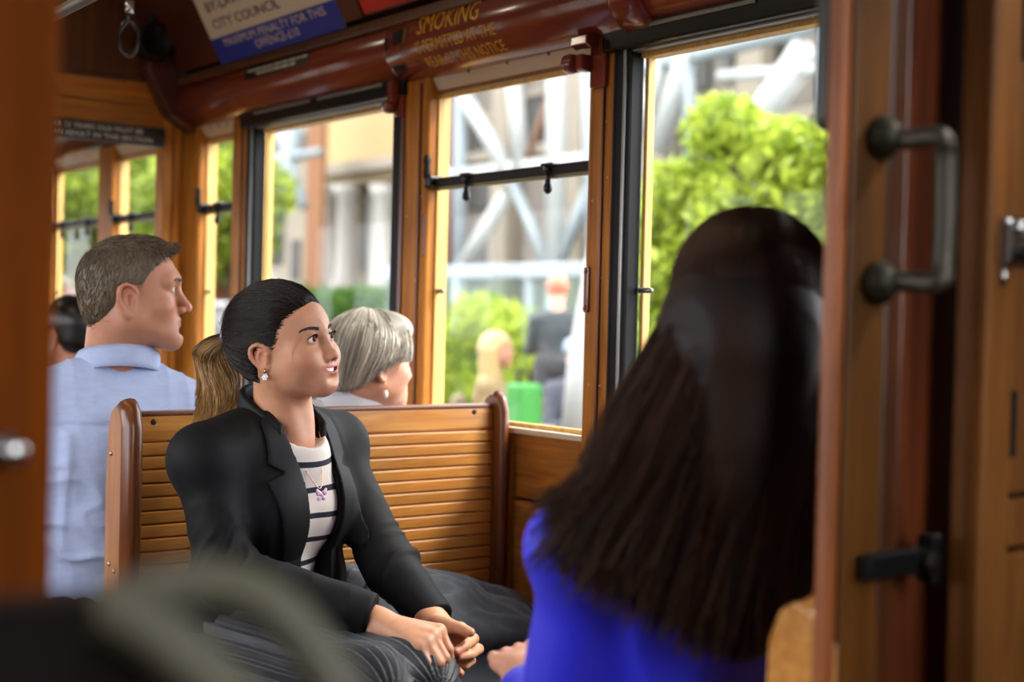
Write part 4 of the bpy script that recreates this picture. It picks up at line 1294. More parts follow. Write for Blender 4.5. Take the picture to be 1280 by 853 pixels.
# hairline: forehead arc, temples, behind the ears
hl = np.maximum(yh-(.036+.035*np.clip((zh-.035)/.05, -.3, 1.0)-.10*np.maximum(np.abs(xh)-.050, 0)), .0)
front = yh-(.054+.30*(zh-.075)-3.2*np.maximum(np.abs(xh)-.045, 0))
side = np.maximum(yh-.026-.10*(zh-.02), -.012-zh)
lowcut = -(zh+.052)
behind_ear = np.maximum(yh+.026, -(zh-.016))
cutm = np.minimum.reduce([np.maximum(-front, 0*front-9)*-1, np.full_like(front, 9)])
hx = np.clip(np.abs(xh)/.07, 0, 1)
m_front = yh-np.interp(zh, [-.06, -.022, .0, .02, .040, .06, .078, .12], [-.02, .040, .052, .060, .067, .077, .088, .12]).astype(np.float32)+.010*(1-hx)
m_ear = np.minimum(.004-zh, np.minimum(yh+.030, .02-yh+9*np.maximum(zh+.012, 0)*0))
g.d = np.maximum(g.d, m_front.astype(np.float32)); g.d = np.maximum(g.d, np.minimum(m_ear, .05).astype(np.float32))
g.d = np.maximum(g.d, (-.062-zh).astype(np.float32))
V, F = g.mesh(); me = mk_mesh('hair', V, F)
set_col(me, np.stack([vnoise(fh.l(V)*np.array([60, 14, 60]))*.5, np.zeros(len(V)), np.zeros(len(V))], 1), 'Strand')
hw = link('hair', me, hair_mat('scalp_hair', '#0b0705', '#1d120c', .7, spec=.12), wm)
rs = np.random.RandomState(11)
# combed strands: pick roots on the cap's front and sweep to the tie
Vl = fh.l(V); Nl = vnormals(V, F) @ fh.M
ok = np.where((Nl[:, 1]*1.0+Nl[:, 2]*.6+np.abs(Nl[:, 0])*.8 > .2) & (Vl[:, 1] > -.09))[0]
pick = rs.choice(ok, 5200)
paths = []
cc = np.array((0, -.016, .031)); rr = np.array((.079, .102, .0915))
K = 12
for i in pick:
    a = Vl[i]; b = tie+rs.normal(0, .010, 3)*np.array((1, .3, 1))
    tt = np.linspace(0, 1, K)[:, None]
    q = a*(1-tt)+b*tt
    d = (q-cc)/rr; L_ = np.linalg.norm(d, axis=1)[:, None]
    ra = np.linalg.norm((a-cc)/rr); rb = np.linalg.norm((b-cc)/rr)
    q = cc+d/L_*(ra*(1-tt)+rb*tt)*rr+rs.uniform(-.0002, .0014)*np.sin(np.pi*tt)*d
    paths.append(fh.o+q@fh.M.T*fh.s)
strands('combed_strands', paths, .00055, .00045, HAIR_BK, hw)
# fly-away wisps
wp = []
for i in rs.choice(ok, 70):
    a = Vl[i]; n_ = Nl[i]; d = n_*rs.uniform(.2, .7)+np.array((rs.normal(0, .3), -.7, rs.normal(0, .3))); L_ = rs.uniform(.015, .04)
    tt = np.linspace(0, 1, 8)[:, None]
    q = a+d*L_*tt+np.array((0, -.4, -.6))*L_*tt**2
    wp.append(fh.o+q@fh.M.T*fh.s)
strands('stray_strands', wp, .00025, .00015, HAIR_BK, hw)
# ponytail
tw = fh.w(tie)
pt_c = spline([tw, P(281, 424, 2.50), P(267, 446, 2.51), P(273, 485, 2.50), P(265, 520, 2.475), P(242, 558, 2.45)], 16)
wid = 1.35*np.array([.007, .010, .015, .021, .026, .030, .030, .029, .028, .026, .024, .021, .018, .014, .011, .008])
hp_ = []
for i in range(2600):
    u_, v_ = rs.normal(0, .5, 2); 
    r_ = math.hypot(u_, v_)
    if r_ > 1: u_, v_ = u_/r_, v_/r_
    k = rs.randint(11, 17)
    cpts = pt_c[:k]; cpts = spline(cpts, 14); ww = np.interp(np.linspace(0, 1, 14), np.linspace(0, 1, k), wid[:k])
    wob = np.sin(np.linspace(0, 7, 14)+u_*3)*.005+np.sin(np.linspace(0, 3, 14)*1.7+v_*5)*.006
    q = cpts+(C_RT[None, :]*(u_*ww+wob)[:, None])+(C_FWD[None, :]*(v_*ww*.7)[:, None])
    hp_.append(q)
strands('ponytail', hp_, .0007, .0004, hair_mat('ponytail_hair', '#1d120a', '#3f2814', .34, ('#d8a860', .10, .45, '#6b4520')), hw)
o = tube('hair_tie', [tw+fh.M@np.array((math.cos(a)*.017, -.007+math.sin(a*2)*.002, math.sin(a)*.017)) for a in np.linspace(0, 2*math.pi, 24)], .0055, mat('lilac_scrunchie', '#a98ac0', .8), hw, 8)
# earrings, necklace with pendant
GOLDM = mat('gold_jewellery', '#d9a867', .2, metal=1.); CRYS = mat('clear_crystal', '#e8e4ea', .08, spec=1., coat=1.)
for s in (-1, 1):
    er = fh.w((s*.0755, -.004, -.050))
    tube('earring', [er+np.array([0, 0, .004]), er+np.array([0, 0, -.006])], .0016, GOLDM, wm, 8)
    bm = bmesh.new()
    for k in range(6):
        a = k*math.pi/3
        r_ = bmesh.ops.create_icosphere(bm, subdivisions=1, radius=.0024)
        bmesh.ops.translate(bm, verts=r_['verts'], vec=er+np.array([0, 0, -.011])+fh.M[:, 1]*math.cos(a)*.0042+np.array([0, 0, 1])*math.sin(a)*.0042)
    r_ = bmesh.ops.create_icosphere(bm, subdivisions=1, radius=.003); bmesh.ops.translate(bm, verts=r_['verts'], vec=er+np.array([0, 0, -.011])+fh.M[:, 0]*s*.001)
    bm_obj('earring_crystal', bm, CRYS, wm)
pend = fb.w((.004, .118, .322))
nl = [fb.w((.058, .0, .425)), fb.w((.050, .050, .400)), fb.w((.028, .090, .360)), pend, fb.w((-.022, .090, .362)), fb.w((-.048, .050, .405)), fb.w((-.056, .0, .43))]
nk_o = tube('necklace', spline(nl, 40), .0009, mat('rose_gold', '#d79a86', .25, metal=1.), wm, 6)
bm = bmesh.new()
for dx, dz, r_ in ((-.008, .004, .0055), (.008, .004, .0055), (-.006, -.006, .0045), (.006, -.006, .0045), (0, 0, .0035), (-.011, .009, .003), (.011, .009, .003)):
    r0 = bmesh.ops.create_icosphere(bm, subdivisions=1, radius=r_)
    bmesh.ops.scale(bm, vec=(1, .5, 1), verts=r0['verts'])
    bmesh.ops.translate(bm, verts=r0['verts'], vec=pend+fb.M[:, 0]*dx+np.array([0, 0, dz-.010])+fb.M[:, 1]*.004)
bm_obj('pendant', bm, mat('pink_crystal', '#e6b9d6', .12, spec=1., coat=.8), nk_o)
fix_children(wm)
# ------------------------------------------------------------------ benches
LEATHER = mat('black_leather', '#2a2f37', .32, bump=.25, bscale=120, coat=.15, coatr=.3)
def cushion(parent, x0, x1, y0, y1, z0, z1, front):
    box('cushion', (x0, y0, z0), (x1, y1, z1), LEATHER, parent, .028, 5)
    yf = y0+.004 if front < 0 else y1-.004
    for zz in (z1-.014, z0+.012):
        tube('piping', [(x0+.02, yf, zz), (x1-.02, yf, zz)], .004, LEATHER, parent, 8)
    tube('piping', [(x1-.006, y0+.02, z1-.012), (x1-.006, y1-.02, z1-.012)], .004, LEATHER, parent, 8)

def end_post(parent, x0, x1, yc, z0, ztop, m, m2, front):
    """shaped bench end: flat side, rounded top, moulded front edge"""
    f = front; w = .034
    prof = [(yc+f*w, z0), (yc+f*w, ztop-.05), (yc+f*w*.9, ztop-.02), (yc+f*w*.45, ztop-.004), (yc, ztop), (yc-f*w*.6, ztop-.012), (yc-f*w, ztop-.045), (yc-f*w*1.1, ztop-.16), (yc-f*w*1.1, z0)]
    p = prism('bench_end', prof, 'x', x0, x1, m, parent, .004)
    tube('edge_moulding', [((x0+x1)/2, yc+f*w, z) for z in np.linspace(z0, ztop-.04, 6)]+[((x0+x1)/2, yc+f*w*.75, ztop-.014), ((x0+x1)/2, yc+f*w*.3, ztop)], (x1-x0)*.52, m2, parent, 12)
    return p

END_TAN = wood('tan_bench_end', '#b07a48', '#96602f', 'z', rough=.4)
END_BRN = wood('brown_edge_moulding', '#7a431c', '#512810', 'z', rough=.3)
ba = empty('slatted_bench', 'varnished slatted timber bench with black cushion under the woman in the blazer', 'bench', loc=(1.42, 2.45, 0))
x0, x1, yb = .985, 1.862, 2.44
pz = onY(463, 543, yb)[2]
# broad top rail with a worn rounded top edge, then narrow slats
box('top_rail', (x0+.025, yb-.010, pz+.001), (x1-.020, yb+.014, .958), W_X, ba, .006, 3)
box('rail_cap', (x0+.025, yb-.012, .953), (x1-.020, yb+.018, .963), wood('worn_rail_cap', '#8d5a3a', '#5f3522', 'x'), ba, .004, 3)
pitch = .0258
slat_me = None
for i in range(15):
    zt = pz-i*pitch
    if slat_me is None:
        o = box('slat', (x0+.025, yb-.011, -.0243), (x1-.020, yb+.010, 0.), W_X, ba, .004, 3); slat_me = o.data
    else: o = link('slat', slat_me, None, ba)
    o.location.z = zt
box('back_board', (x0+.03, yb+.010, .45), (x1-.03, yb+.020, .93), W_XD, ba, 0)
end_post(ba, x0-.012, x0+.026, yb, .05, .975, END_TAN, END_BRN, -1)
end_post(ba, x1-.024, x1, yb, .05, .985, END_BRN, END_BRN, -1)
for yy, zz in ((yb+.012, .885), (yb+.012, .68), (yb-.012, .67)):
    lathe('bolt', [(0, 0), (.005, 0), (.004, -.003), (0, -.004)], (x0-.012, yy, zz), (1, 0, 0), SCREW, ba, 10)
for px_, py_ in ((593, 515), (192, 528)):
    q = onY(px_, py_, yb-.010); lathe('rail_plug', [(0, 0), (.006, 0), (.005, -.0015), (0, -.001)], q, (0, 1, 0), mat('dark_plug', '#2b241c', .4, metal=.4), ba, 10)
cushion(ba, x0+.01, 1.42, 1.985, yb-.02, .385, .478, -1)
cushion(ba, 1.424, x1-.01, 1.985, yb-.02, .385, .478, -1)
box('seat_base', (x0+.03, 2.06, .05), (x1-.01, yb-.03, .385), W_XD, ba, .004)
fix_children(ba)
for o in ba.children:
    if o.name.startswith('slat'): pass

bc = empty('panelled_bench', 'timber bench backing onto the slatted bench, carrying the man in the blue shirt', 'bench', loc=(1.40, 2.7, 0))
box('back_panel', (x0+.03, 2.472, .40), (x1-.02, 2.487, .93), W_XD, bc, .003)
cushion(bc, .88, x1-.01, 2.50, 2.95, .385, .478, 1)
box('seat_base', (.92, 2.51, .05), (x1-.01, 2.88, .385), W_XD, bc, .004)
fix_children(bc)

bf = empty('near_bench', 'timber bench with tan ends behind the long-haired woman in blue', 'bench', loc=(1.45, .95, 0))
q = onY(1003, 748, .905)
zt = q[2]; xb = onY(985, 800, .905)[0]
box('top_rail', (xb+.03, .885, zt-.06), (1.86, .905, zt-.01), W_X, bf, .005)
for i in range(8): box('slat', (xb+.03, .887, zt-.09-i*.03), (1.86, .903, zt-.064-i*.03), W_X, bf, .004)
end_post(bf, xb, xb+.030, .898, .05, zt, W_X, W_X, -1)
cushion(bf, xb+.01, 1.85, .915, 1.36, .385, .478, 1)
box('seat_base', (xb+.03, .90, .05), (1.86, 1.30, .385), W_XD, bf, .004)
fix_children(bf)

# crumpled grey jacket lying on the cushion beside the woman
def jacket_heap():
    n, mm = 110, 80
    A = np.array([P(520, 716, 2.86), P(590, 722, 2.92), P(640, 748, 2.92), P(690, 762, 2.80)])
    u_ = np.linspace(0, 1, n); v_ = np.linspace(0, 1, mm)
    U, Vv = np.meshgrid(u_, v_, indexing='ij')
    bx = 1.36+.50*U; by = 2.41-.19*Vv-.05*U*Vv
    top = .478+.012
    prof = np.sin(np.pi*np.clip(Vv*.96+.02, 0, 1))**.6*np.interp(U, [0, .12, .35, .6, .8, 1], [.02, .135, .125, .09, .055, .0])
    Qn = np.stack([U.ravel()*3.2+Vv.ravel()*3.5, Vv.ravel()*8-U.ravel()*4, 0*U.ravel()+.5], 1)
    fold = ridged(Qn).reshape(U.shape)*.030+ridged(Qn*1.6+1.7).reshape(U.shape)*.010
    hgt = top+prof*(1.0)+fold*np.sin(np.pi*Vv)**.5*np.clip(U*8, 0, 1)*np.clip((1-U)*8, 0, 1)
    ed = (np.minimum.reduce([U, 1-U, Vv, 1-Vv]) <= 0)
    hgt[ed] = .482
    bx = bx+.02*np.sin(Vv*9+U*4); by = by+.015*np.sin(U*11)
    V = np.stack([bx.ravel(), by.ravel(), hgt.ravel()], 1)
    idx = np.arange(n*mm).reshape(n, mm)
    F = np.stack([idx[:-1, :-1], idx[1:, :-1], idx[1:, 1:], idx[:-1, 1:]], -1).reshape(-1, 4)
    me = mk_mesh('folded_jacket', V, F)
    o = link('folded_jacket', me, mat('charcoal_wool', '#4a5057', .85, bump=.3, bscale=420, var=.15, vscale=60, sheen=.2))
    md = o.modifiers.new('s', 'SOLIDIFY'); md.thickness = .004; md.offset = -1
    return tag(o, 'crumpled charcoal wool jacket lying on the cushion beside the woman', 'jacket')
jacket_heap()

# ------------------------------------------------------------------ strands that follow a head
def draped(fr, c_, r_, n, th_rng, el_end, seed, K=14, crown=(0, -.02), jit=.006, wave=.004, twist=0., el0=78, skip=None):
    rs_ = np.random.RandomState(seed); out = []
    for i in range(n):
        th = rs_.uniform(*th_rng)
        if skip is not None and skip(th, rs_): continue
        e1 = el_end(th) + rs_.normal(0, 5)
        e0 = el0-abs(rs_.normal(0, 22)); e0 = max(e0, e1+8)
        el = np.radians(np.linspace(e0, e1, K)); t_ = np.linspace(0, 1, K)
        tt = th+twist*t_*t_+rs_.normal(0, .05)
        off = rs_.uniform(-jit, jit*.3)
        q = np.array(c_)+(np.array(r_)+off+wave*np.sin(t_*6+th*3)[:, None]*np.array([1, 1, .3]))*np.stack([np.sin(tt)*np.cos(el), np.cos(tt)*np.cos(el), np.sin(el)], 1)
        q[:, :2] += np.array(crown)[None, :]*(1-t_)[:, None]*.3
        out.append(fr.o+q@fr.M.T*fr.s)
    return np.array(out)

def ring_collar(name, fr, c_, rx, ry, h_, tilt, m, parent, flare=.012, gap=.5, th=.003):
    """shirt collar: band round the neck folded over, open at the front"""
    n = 44; V = []
    prof = [(0, 0), (.002, h_*.5), (.003, h_), (.007, h_+.004), (.010, h_*.8), (flare, h_*.1), (flare+.004, -h_*.45)]
    for i in range(n):
        a = gap*.5+(2*math.pi-gap)*i/(n-1)
        for dr_, z_ in prof:
            y_ = math.cos(a)*(ry+dr_); V.append(tuple(fr.w((c_[0]+math.sin(a)*(rx+dr_), c_[1]+y_, c_[2]+z_-tilt*y_))))
    k = len(prof)
    F = [(i*k+j, i*k+j+1, (i+1)*k+j+1, (i+1)*k+j) for i in range(n-1) for j in range(k-1)]
    me = bpy.data.meshes.new(name); me.from_pydata(V, [], F); me.update()
    o = link(name, me, m, parent, True)
    md = o.modifiers.new('s', 'SOLIDIFY'); md.thickness = th
    return o

# ================= man in the light blue linen shirt =================
mn = empty('person', 'grey-haired man in a light blue linen shirt seen from behind', 'person', loc=(1.04, 2.68, .48))
m_pel = np.array([1.035, 2.68, .53]); m_N = np.array([1.055, 2.655, 1.045])
fm = Frame(m_pel, (0.12, 1, 0)); s_ = (m_N-m_pel)/np.linalg.norm(m_N-m_pel)
fm.M[:, 2] = s_; fm.M[:, 0] = np.cross(fm.M[:, 1], s_); fm.M[:, 0] /= np.linalg.norm(fm.M[:, 0]); fm.M[:, 1] = np.cross(s_, fm.M[:, 0])
fk = Frame(P(165, 363, 2.72), cam_dir(math.cos(R(16)), -math.sin(R(16)), .05), sc=.955)
g = Field(fk.o-np.array([.14, .14, .22]), fk.o+np.array([.14, .14, .13]), .002)
head_field(g, fk, MAL, 0.)
g.cone(fk.w((0, -.030, -.060)), m_N+np.array([0, 0, -.02]), .057, .062, .035)
g.cone(fk.w((.048, -.02, -.07)), m_N+np.array([.03, .05, -.02]), .014, .012, .02)
V1, F1 = g.mesh(); g_mh = g
C1 = skin_colors(fk.l(V1), '#bd8468', '#a9665a', MAL, 0., '#c06a55', '#9a7868')
elb = [fm.w((.245, .02, .20)), fm.w((-.245, .02, .20))]; hnd = [fm.w((.12, .30, .10)), fm.w((-.12, .30, .10))]
shm = [fm.w((.185, -.005, .395)), fm.w((-.185, -.005, .395))]
g = Field((.65, 2.40, -.01), (1.45, 3.45, 1.0), .011)
torso_prims(g, fm, -.02, False, L=.50)
kn_m = [fm.w((.10, .46, .04)), fm.w((-.10, .46, .04))]; an_m = [k_+np.array([0, .02, -.50]) for k_ in kn_m]
for i in (0, 1):
    g.cone(fm.w((.09*(1-2*i), 0, .0)), kn_m[i], .085, .06, .03); g.cone(kn_m[i], an_m[i], .055, .038, .02); g.cone(an_m[i], an_m[i]+np.array([0, .16, -.03]), .04, .03, .02)
V2, F2 = g.mesh()
g = Field(np.min(hnd, 0)-.12, np.max(hnd, 0)+np.array([.12, .2, .1]), .004)
for i, s in ((0, 1), (1, -1)):
    w0 = hnd[i]; d = np.array([0, 1, -.25])
    fing = [[w0+np.array([s*.0-.03+.02*k, .08+.004*(k in (1, 2)), -.01]), w0+np.array([-.035+.022*k, .125, -.02]), w0+np.array([-.035+.022*k, .155, -.045])] for k in range(4)]
    hand(g, w0, None, fing, [w0+np.array([-s*.02, .02, .0]), w0+np.array([-s*.05, .06, -.005]), w0+np.array([-s*.05, .10, -.015])])
V4, F4 = g.mesh()
VV = np.concatenate([V1, V2, V4]); FF = np.concatenate([F1, F2+len(V1), F4+len(V1)+len(V2)])
me = mk_mesh('body', VV, FF); set_col(me, np.concatenate([C1, np.tile(np.array(srgb('#bd8468')[:3]), (len(V2)+len(V4), 1))]))
link('body', me, SKIN_W, mn)
eyes(fk, mn, (0.02, 1, -.03), '#4a5a66')
GREYBR = hair_mat('grey_brown_hair', '#3a2c1f', '#8d7c62', .5)
brows_lashes(g_mh, fk, mn, GREYBR, 1.1, False)
LINEN = mat('light_blue_linen', '#a9b6d8', .85, bump=.35, bscale=260, var=.07, vscale=40, stretch=(1, 1, 3.))
g = Field((.70, 2.42, .42), (1.40, 2.98, 1.12), .0052)
torso_prims(g, fm, .012, False, L=.515, sw=.185)
for i in (0, 1):
    g.cone(shm[i], elb[i], .062, .058, .05); g.cone(elb[i], elb[i]*.35+hnd[i]*.65, .058, .045, .02)
x, y, z = grid_local(g, fm)
nk = np.sqrt((x/.062)**2+((y-.01)/.066)**2)-1
g.d = np.maximum(g.d, -np.maximum(nk*.06, .507-z))
for s_n in (-1, 1): pass
def linen_folds(V):
    Q = fm.l(V); o = np.zeros(len(V))
    o -= .006*np.exp(-((Q[:, 2]-.405+.02*np.abs(Q[:, 0])*3)/.005)**2)*(Q[:, 1] < .02)              # yoke seam
    low = np.clip((.40-Q[:, 2])/.25, 0, 1)
    for sx in (-.105, .105):                                                                   # pleats below the yoke
        o += .006*np.exp(-((Q[:, 0]-sx)/.012)**2)*np.clip((.40-Q[:, 2])/.03, 0, 1)*np.clip((Q[:, 2]-.15)/.2, 0, 1)
    Qa = np.stack([Q[:, 0]*9+Q[:, 2]*7, Q[:, 2]*13-Q[:, 0]*5, Q[:, 1]*3], 1)
    o += low*.018*(ridged(Qa)-.3)+low*.011*(ridged(Qa[:, [1, 0, 2]]*1.5+4.2)-.3)
    Qb = np.stack([Q[:, 0]*26, Q[:, 2]*4, Q[:, 1]*4], 1)
    o += .003*(ridged(Qb)-.3)
    return o
sm = cloth('shirt', g, LINEN, mn, .002, 18., (1, 1, .6), fm, linen_folds)
ring_collar('shirt_collar', fm, (0.006, .0, .502), .070, .074, .027, .30, LINEN, sm, .011, .7)
box_tr = Field((.72, 2.42, .40), (1.4, 3.35, .72), .008)
box_tr.ell(fm, (0, .0, .02), (.19, .14, .12), 0)
for i in (0, 1): box_tr.cone(fm.w((.09*(1-2*i), 0, .0)), kn_m[i], .095, .075, .04)
V, F = box_tr.mesh(); link('trousers', mk_mesh('trousers', V, F), mat('navy_trousers', '#20242e', .8), mn)
# short hair: cap plus cropped strands
g = Field(fk.o-.15, fk.o+.15, .0025)
g.ell(fk, (0, -.014, .024), (.0785, .0975, .0825), 0)
g.ell(fk, (0, .030, .048), (.056, .056, .052), .03)
g.ell(fk, (0, -.055, -.030), (.060, .048, .055), .03)
xh, yh, zh = grid_local(g, fk)
mf = yh-np.interp(zh, [-.06, -.02, .01, .03, .05, .068, .088, .11], [-.04, -.006, .022, .034, .050, .068, .090, .12]).astype(np.float32)
g.d = np.maximum(g.d, mf)
g.d = np.maximum(g.d, np.minimum(.010-zh, yh+.034).astype(np.float32)); g.d = np.maximum(g.d, (-.070-zh).astype(np.float32))
V, F = g.mesh(); me = mk_mesh('hair', V, F); Vl = fk.l(V)
set_col(me, np.stack([.25+.3*vnoise(Vl*np.array([80, 30, 30]))+.25*np.clip((.03-Vl[:, 2])/.08, 0, 1), np.zeros(len(V)), np.zeros(len(V))], 1), 'Strand')
hm = link('hair', me, GREYBR, mn)
Nl = vnormals(V, F)@fk.M
rs = np.random.RandomState(5); ok = np.where(((Vl-np.array((0, -.014, .03)))*Nl).sum(1) > .03)[0]
pa = []
for i in rs.choice(ok, 5200):
    a = Vl[i]; n_ = Nl[i]; topn = np.clip((a[2]-.06)/.04, 0, 1)
    d = np.array((.1, -.35+1.2*topn, -1.1+1.2*topn))+rs.normal(0, .22, 3); d -= n_*(d@n_)*.9; d /= np.linalg.norm(d)
    L_ = rs.uniform(.008, .016)+.012*topn; lift = .25+.35*topn
    t_ = np.linspace(0, 1, 5)[:, None]
    q = a+(d+n_*lift)*L_*t_-n_*L_*.35*t_**2
    pa.append(fk.o+q@fk.M.T*fk.s)
# forelock
for i in range(260):
    a = np.array((rs.uniform(-.03, .05), .076+rs.uniform(-.012, .004), .084+rs.uniform(-.008, .006))); d = np.array((.25, .8, .45))+rs.normal(0, .18, 3)
    t_ = np.linspace(0, 1, 5)[:, None]; q = a+d*.024*t_-np.array((0, 0, 1))*.010*t_**2
    pa.append(fk.o+q@fk.M.T*fk.s)
strands('cropped_strands', pa, .00055, .0003, GREYBR, hm)
fix_children(mn)

# ================= older woman with the silver bob =================
ow = empty('person', 'silver-haired woman in a white shirt sitting behind the bench back', 'person', loc=(1.62, 2.70, .48))
o_pel = np.array([1.61, 2.72, .54]); o_N = np.array([1.61, 2.66, .975])
fo = Frame(o_pel, (.35, 1, 0)); s_ = (o_N-o_pel)/np.linalg.norm(o_N-o_pel)
fo.M[:, 2] = s_; fo.M[:, 0] = np.cross(fo.M[:, 1], s_); fo.M[:, 0] /= np.linalg.norm(fo.M[:, 0]); fo.M[:, 1] = np.cross(s_, fo.M[:, 0])
fg = Frame(P(463, 449, 3.06), cam_dir(math.cos(R(36)), -math.sin(R(36)), .0), sc=.95)
g = Field(fg.o-np.array([.14, .14, .20]), fg.o+np.array([.14, .14, .13]), .0022)
head_field(g, fg, FEM, 0.)
g.cone(fg.w((0, -.028, -.060)), o_N, .046, .050, .03)
V1, F1 = g.mesh(); g_oh = g
g = Field((1.30, 2.45, -.01), (1.87, 3.35, .92), .011)
torso_prims(g, fo, -.012, L=.40)
for s in (-1, 1):
    g.cone(fo.w((s*.08, 0, .02)), fo.w((s*.09, .42, .06)), .07, .055, .03); g.cone(fo.w((s*.09, .42, .06)), fo.w((s*.09, .44, -.42)), .05, .035, .02); g.cone(fo.w((s*.09, .44, -.43)), fo.w((s*.09, .57, -.46)), .035, .028, .02)
V2, F2 = g.mesh()
me = mk_mesh('body', np.concatenate([V1, V2]), np.concatenate([F1, F2+len(V1)]))
set_col(me, np.concatenate([skin_colors(fg.l(V1), '#d49c80', '#b8665a', FEM, 0., '#cf7e68'), np.tile(np.array(srgb('#d49c80')[:3]), (len(V2), 1))]))
link('body', me, SKIN_W, ow)
eyes(fg, ow, (0, 1, 0), '#4a5a66')
WHITE = mat('white_cotton_shirt', '#d9d9de', .8, bump=.1, bscale=300)
g = Field((1.32, 2.46, .42), (1.872, 3.0, .96), .0055)
torso_prims(g, fo, .012, L=.41, sw=.16)
for s in (-1, 1): g.cone(fo.w((s*.165, -.005, .34)), fo.w((s*.185, .03, .10)), .054, .046, .03); g.cone(fo.w((s*.185, .03, .10)), fo.w((s*.08, .20, .06)), .044, .034, .02)
ow_s = cloth('shirt', g, WHITE, ow, .004, 13., (1, 1, .8), fo)
ring_collar('shirt_collar', fo, (0, -.01, .392), .064, .066, .045, .20, WHITE, ow_s, .020, .8)
g = Field((1.30, 2.46, .36), (1.875, 3.35, .66), .009)
for s in (-1, 1): g.cone(fo.w((s*.08, 0, .02)), fo.w((s*.09, .42, .06)), .085, .07, .05)
V, F = g.mesh(); link('trousers', mk_mesh('trousers', V, F), mat('grey_trousers', '#4a4a4c', .8), ow)
SILVER = hair_mat('silver_hair', '#6d6150', '#fbf3e0', .45)
g = Field(fg.o-.16, fg.o+.16, .003)
g.ell(fg, (0, -.022, .026), (.086, .106, .090), 0)
g.ell(fg, (0, -.058, -.018), (.070, .052, .052), .03)
g.ell(fg, (0, .045, .070), (.066, .058, .042), .03)
xh, yh, zh = grid_local(g, fg)
mf = yh-np.interp(zh, [-.08, -.03, .0, .03, .06, .12], [-.03, -.005, .045, .066, .09, .14]).astype(np.float32)
g.d = np.maximum(g.d, mf); g.d = np.maximum(g.d, (-.058-zh).astype(np.float32))
V, F = g.mesh(); me = mk_mesh('hair', V, F); Vl = fg.l(V)
set_col(me, np.stack([.45*vnoise(Vl*np.array([40, 40, 12])), np.zeros(len(V)), np.zeros(len(V))], 1), 'Strand')
ho = link('hair', me, SILVER, ow)
def bob_end(th):
    a = abs(th)           # 0 = forward, pi = nape
    return np.interp(a, [0, .5, 1.0, 1.5, 2.0, math.pi], [10, 6, -6, -30, -44, -46])
pa = draped(fg, (0, -.024, .012), (.091, .110, .107), 6500, (-math.pi, math.pi), bob_end, 8, 14, (.02, .03), .008, .0035, .35, 84)
strands('bob_strands', pa, .0010, .0007, SILVER, ho)
# swept fringe over the forehead and temple
rs = np.random.RandomState(2); pa = []
for i in range(900):
    u_ = rs.rand(); t_ = np.linspace(0, 1, 10)[:, None]
    a = np.array((-.02+.03*rs.rand(), .04-.09*u_, .112)); m_ = np.array((.068, .075-.05*u_, .078)); b = np.array((.086+.006*rs.rand(), .040-.055*u_+.02*rs.rand(), .008-.012*rs.rand()))
    q = a*(1-t_)**2+2*m_*t_*(1-t_)*1.10+b*t_**2+rs.normal(0, .0018, 3)
    pa.append(fg.o+q@fg.M.T*fg.s)
strands('swept_fringe', pa, .0009, .0006, SILVER, ho)
er = fg.w((.0735, .000, -.052))
tube('earring', [er, er+np.array([0, 0, -.018])], .0011, GOLDM, ow, 6)
lathe('earring_pearl', [(0, 0), (.004, .004), (.0055, .011), (.004, .017), (0, .02)], er+np.array([0, 0, -.036]), (0, 0, 1), mat('pearl', '#f0ead8', .15, coat=.6), ow, 12)
fix_children(ow)

# ================= long-haired woman in royal blue (back to the camera) =================
lw = empty('person', 'woman with long dark brown hair in a royal blue top, back turned', 'person', loc=(1.13, 1.12, .48))
l_N = np.array([1.155, 1.15, .96]); l_pel = np.array([1.19, 1.14, .55])
fl = Frame(l_pel, (.10, 1, 0)); s_ = (l_N-l_pel)/np.linalg.norm(l_N-l_pel)
fl.M[:, 2] = s_; fl.M[:, 0] = np.cross(fl.M[:, 1], s_); fl.M[:, 0] /= np.linalg.norm(fl.M[:, 0]); fl.M[:, 1] = np.cross(s_, fl.M[:, 0])
fq = Frame(P(948, 388, 1.53), cam_dir(math.sin(R(36)), -math.cos(R(36)), -.03), sc=.93)
g = Field(fq.o-np.array([.13, .13, .22]), fq.o+np.array([.13, .13, .13]), .0025)
head_field(g, fq, FEM, 0.)
g.cone(fq.w((0, -.025, -.060)), l_N, .047, .050, .03); g.cone(l_N, fl.w((0, .02, .35)), .055, .07, .03)
V1, F1 = g.mesh()
C1 = skin_colors(fq.l(V1), '#bd855f', '#b05a50', FEM)
g = Field((.80, .91, -.01), (1.50, 1.85, .98), .011)
torso_prims(g, fl, -.012)
lk = [fl.w((s*.10, .39, .0)) for s in (1, -1)]
for i, s in ((0, 1), (1, -1)):
    g.cone(fl.w((s*.085, 0, .0)), lk[i], .075, .055, .03); g.cone(lk[i], lk[i]+np.array([0, .02, -.42]), .05, .035, .02); g.cone(lk[i]+np.array([0, .02, -.44]), lk[i]+np.array([0, .07, -.49]), .036, .028, .02)
V2, F2 = g.mesh()
hL = P(655, 846, 1.84); sL = fl.w((-.150, .0, .335)); eL = fl.w((-.175, .05, .085)); sR = fl.w((.165, 0, .345)); eR = fl.w((.25, .12, .10)); hR = fl.w((.06, .34, .12))
g = Field(hL-.13, hL+.13, .003)
ddir = (hL-eL)/np.linalg.norm(hL-eL); lat = C_RT
fing = [[hL+ddir*.055+lat*(.022-.017*k)+np.array([0, 0, .012-.006*k]), hL+ddir*.085+lat*(.020-.017*k)+np.array([0, 0, .006-.006*k]), hL+ddir*.098+lat*(.018-.016*k)+np.array([0, 0, -.022])] for k in range(4)]
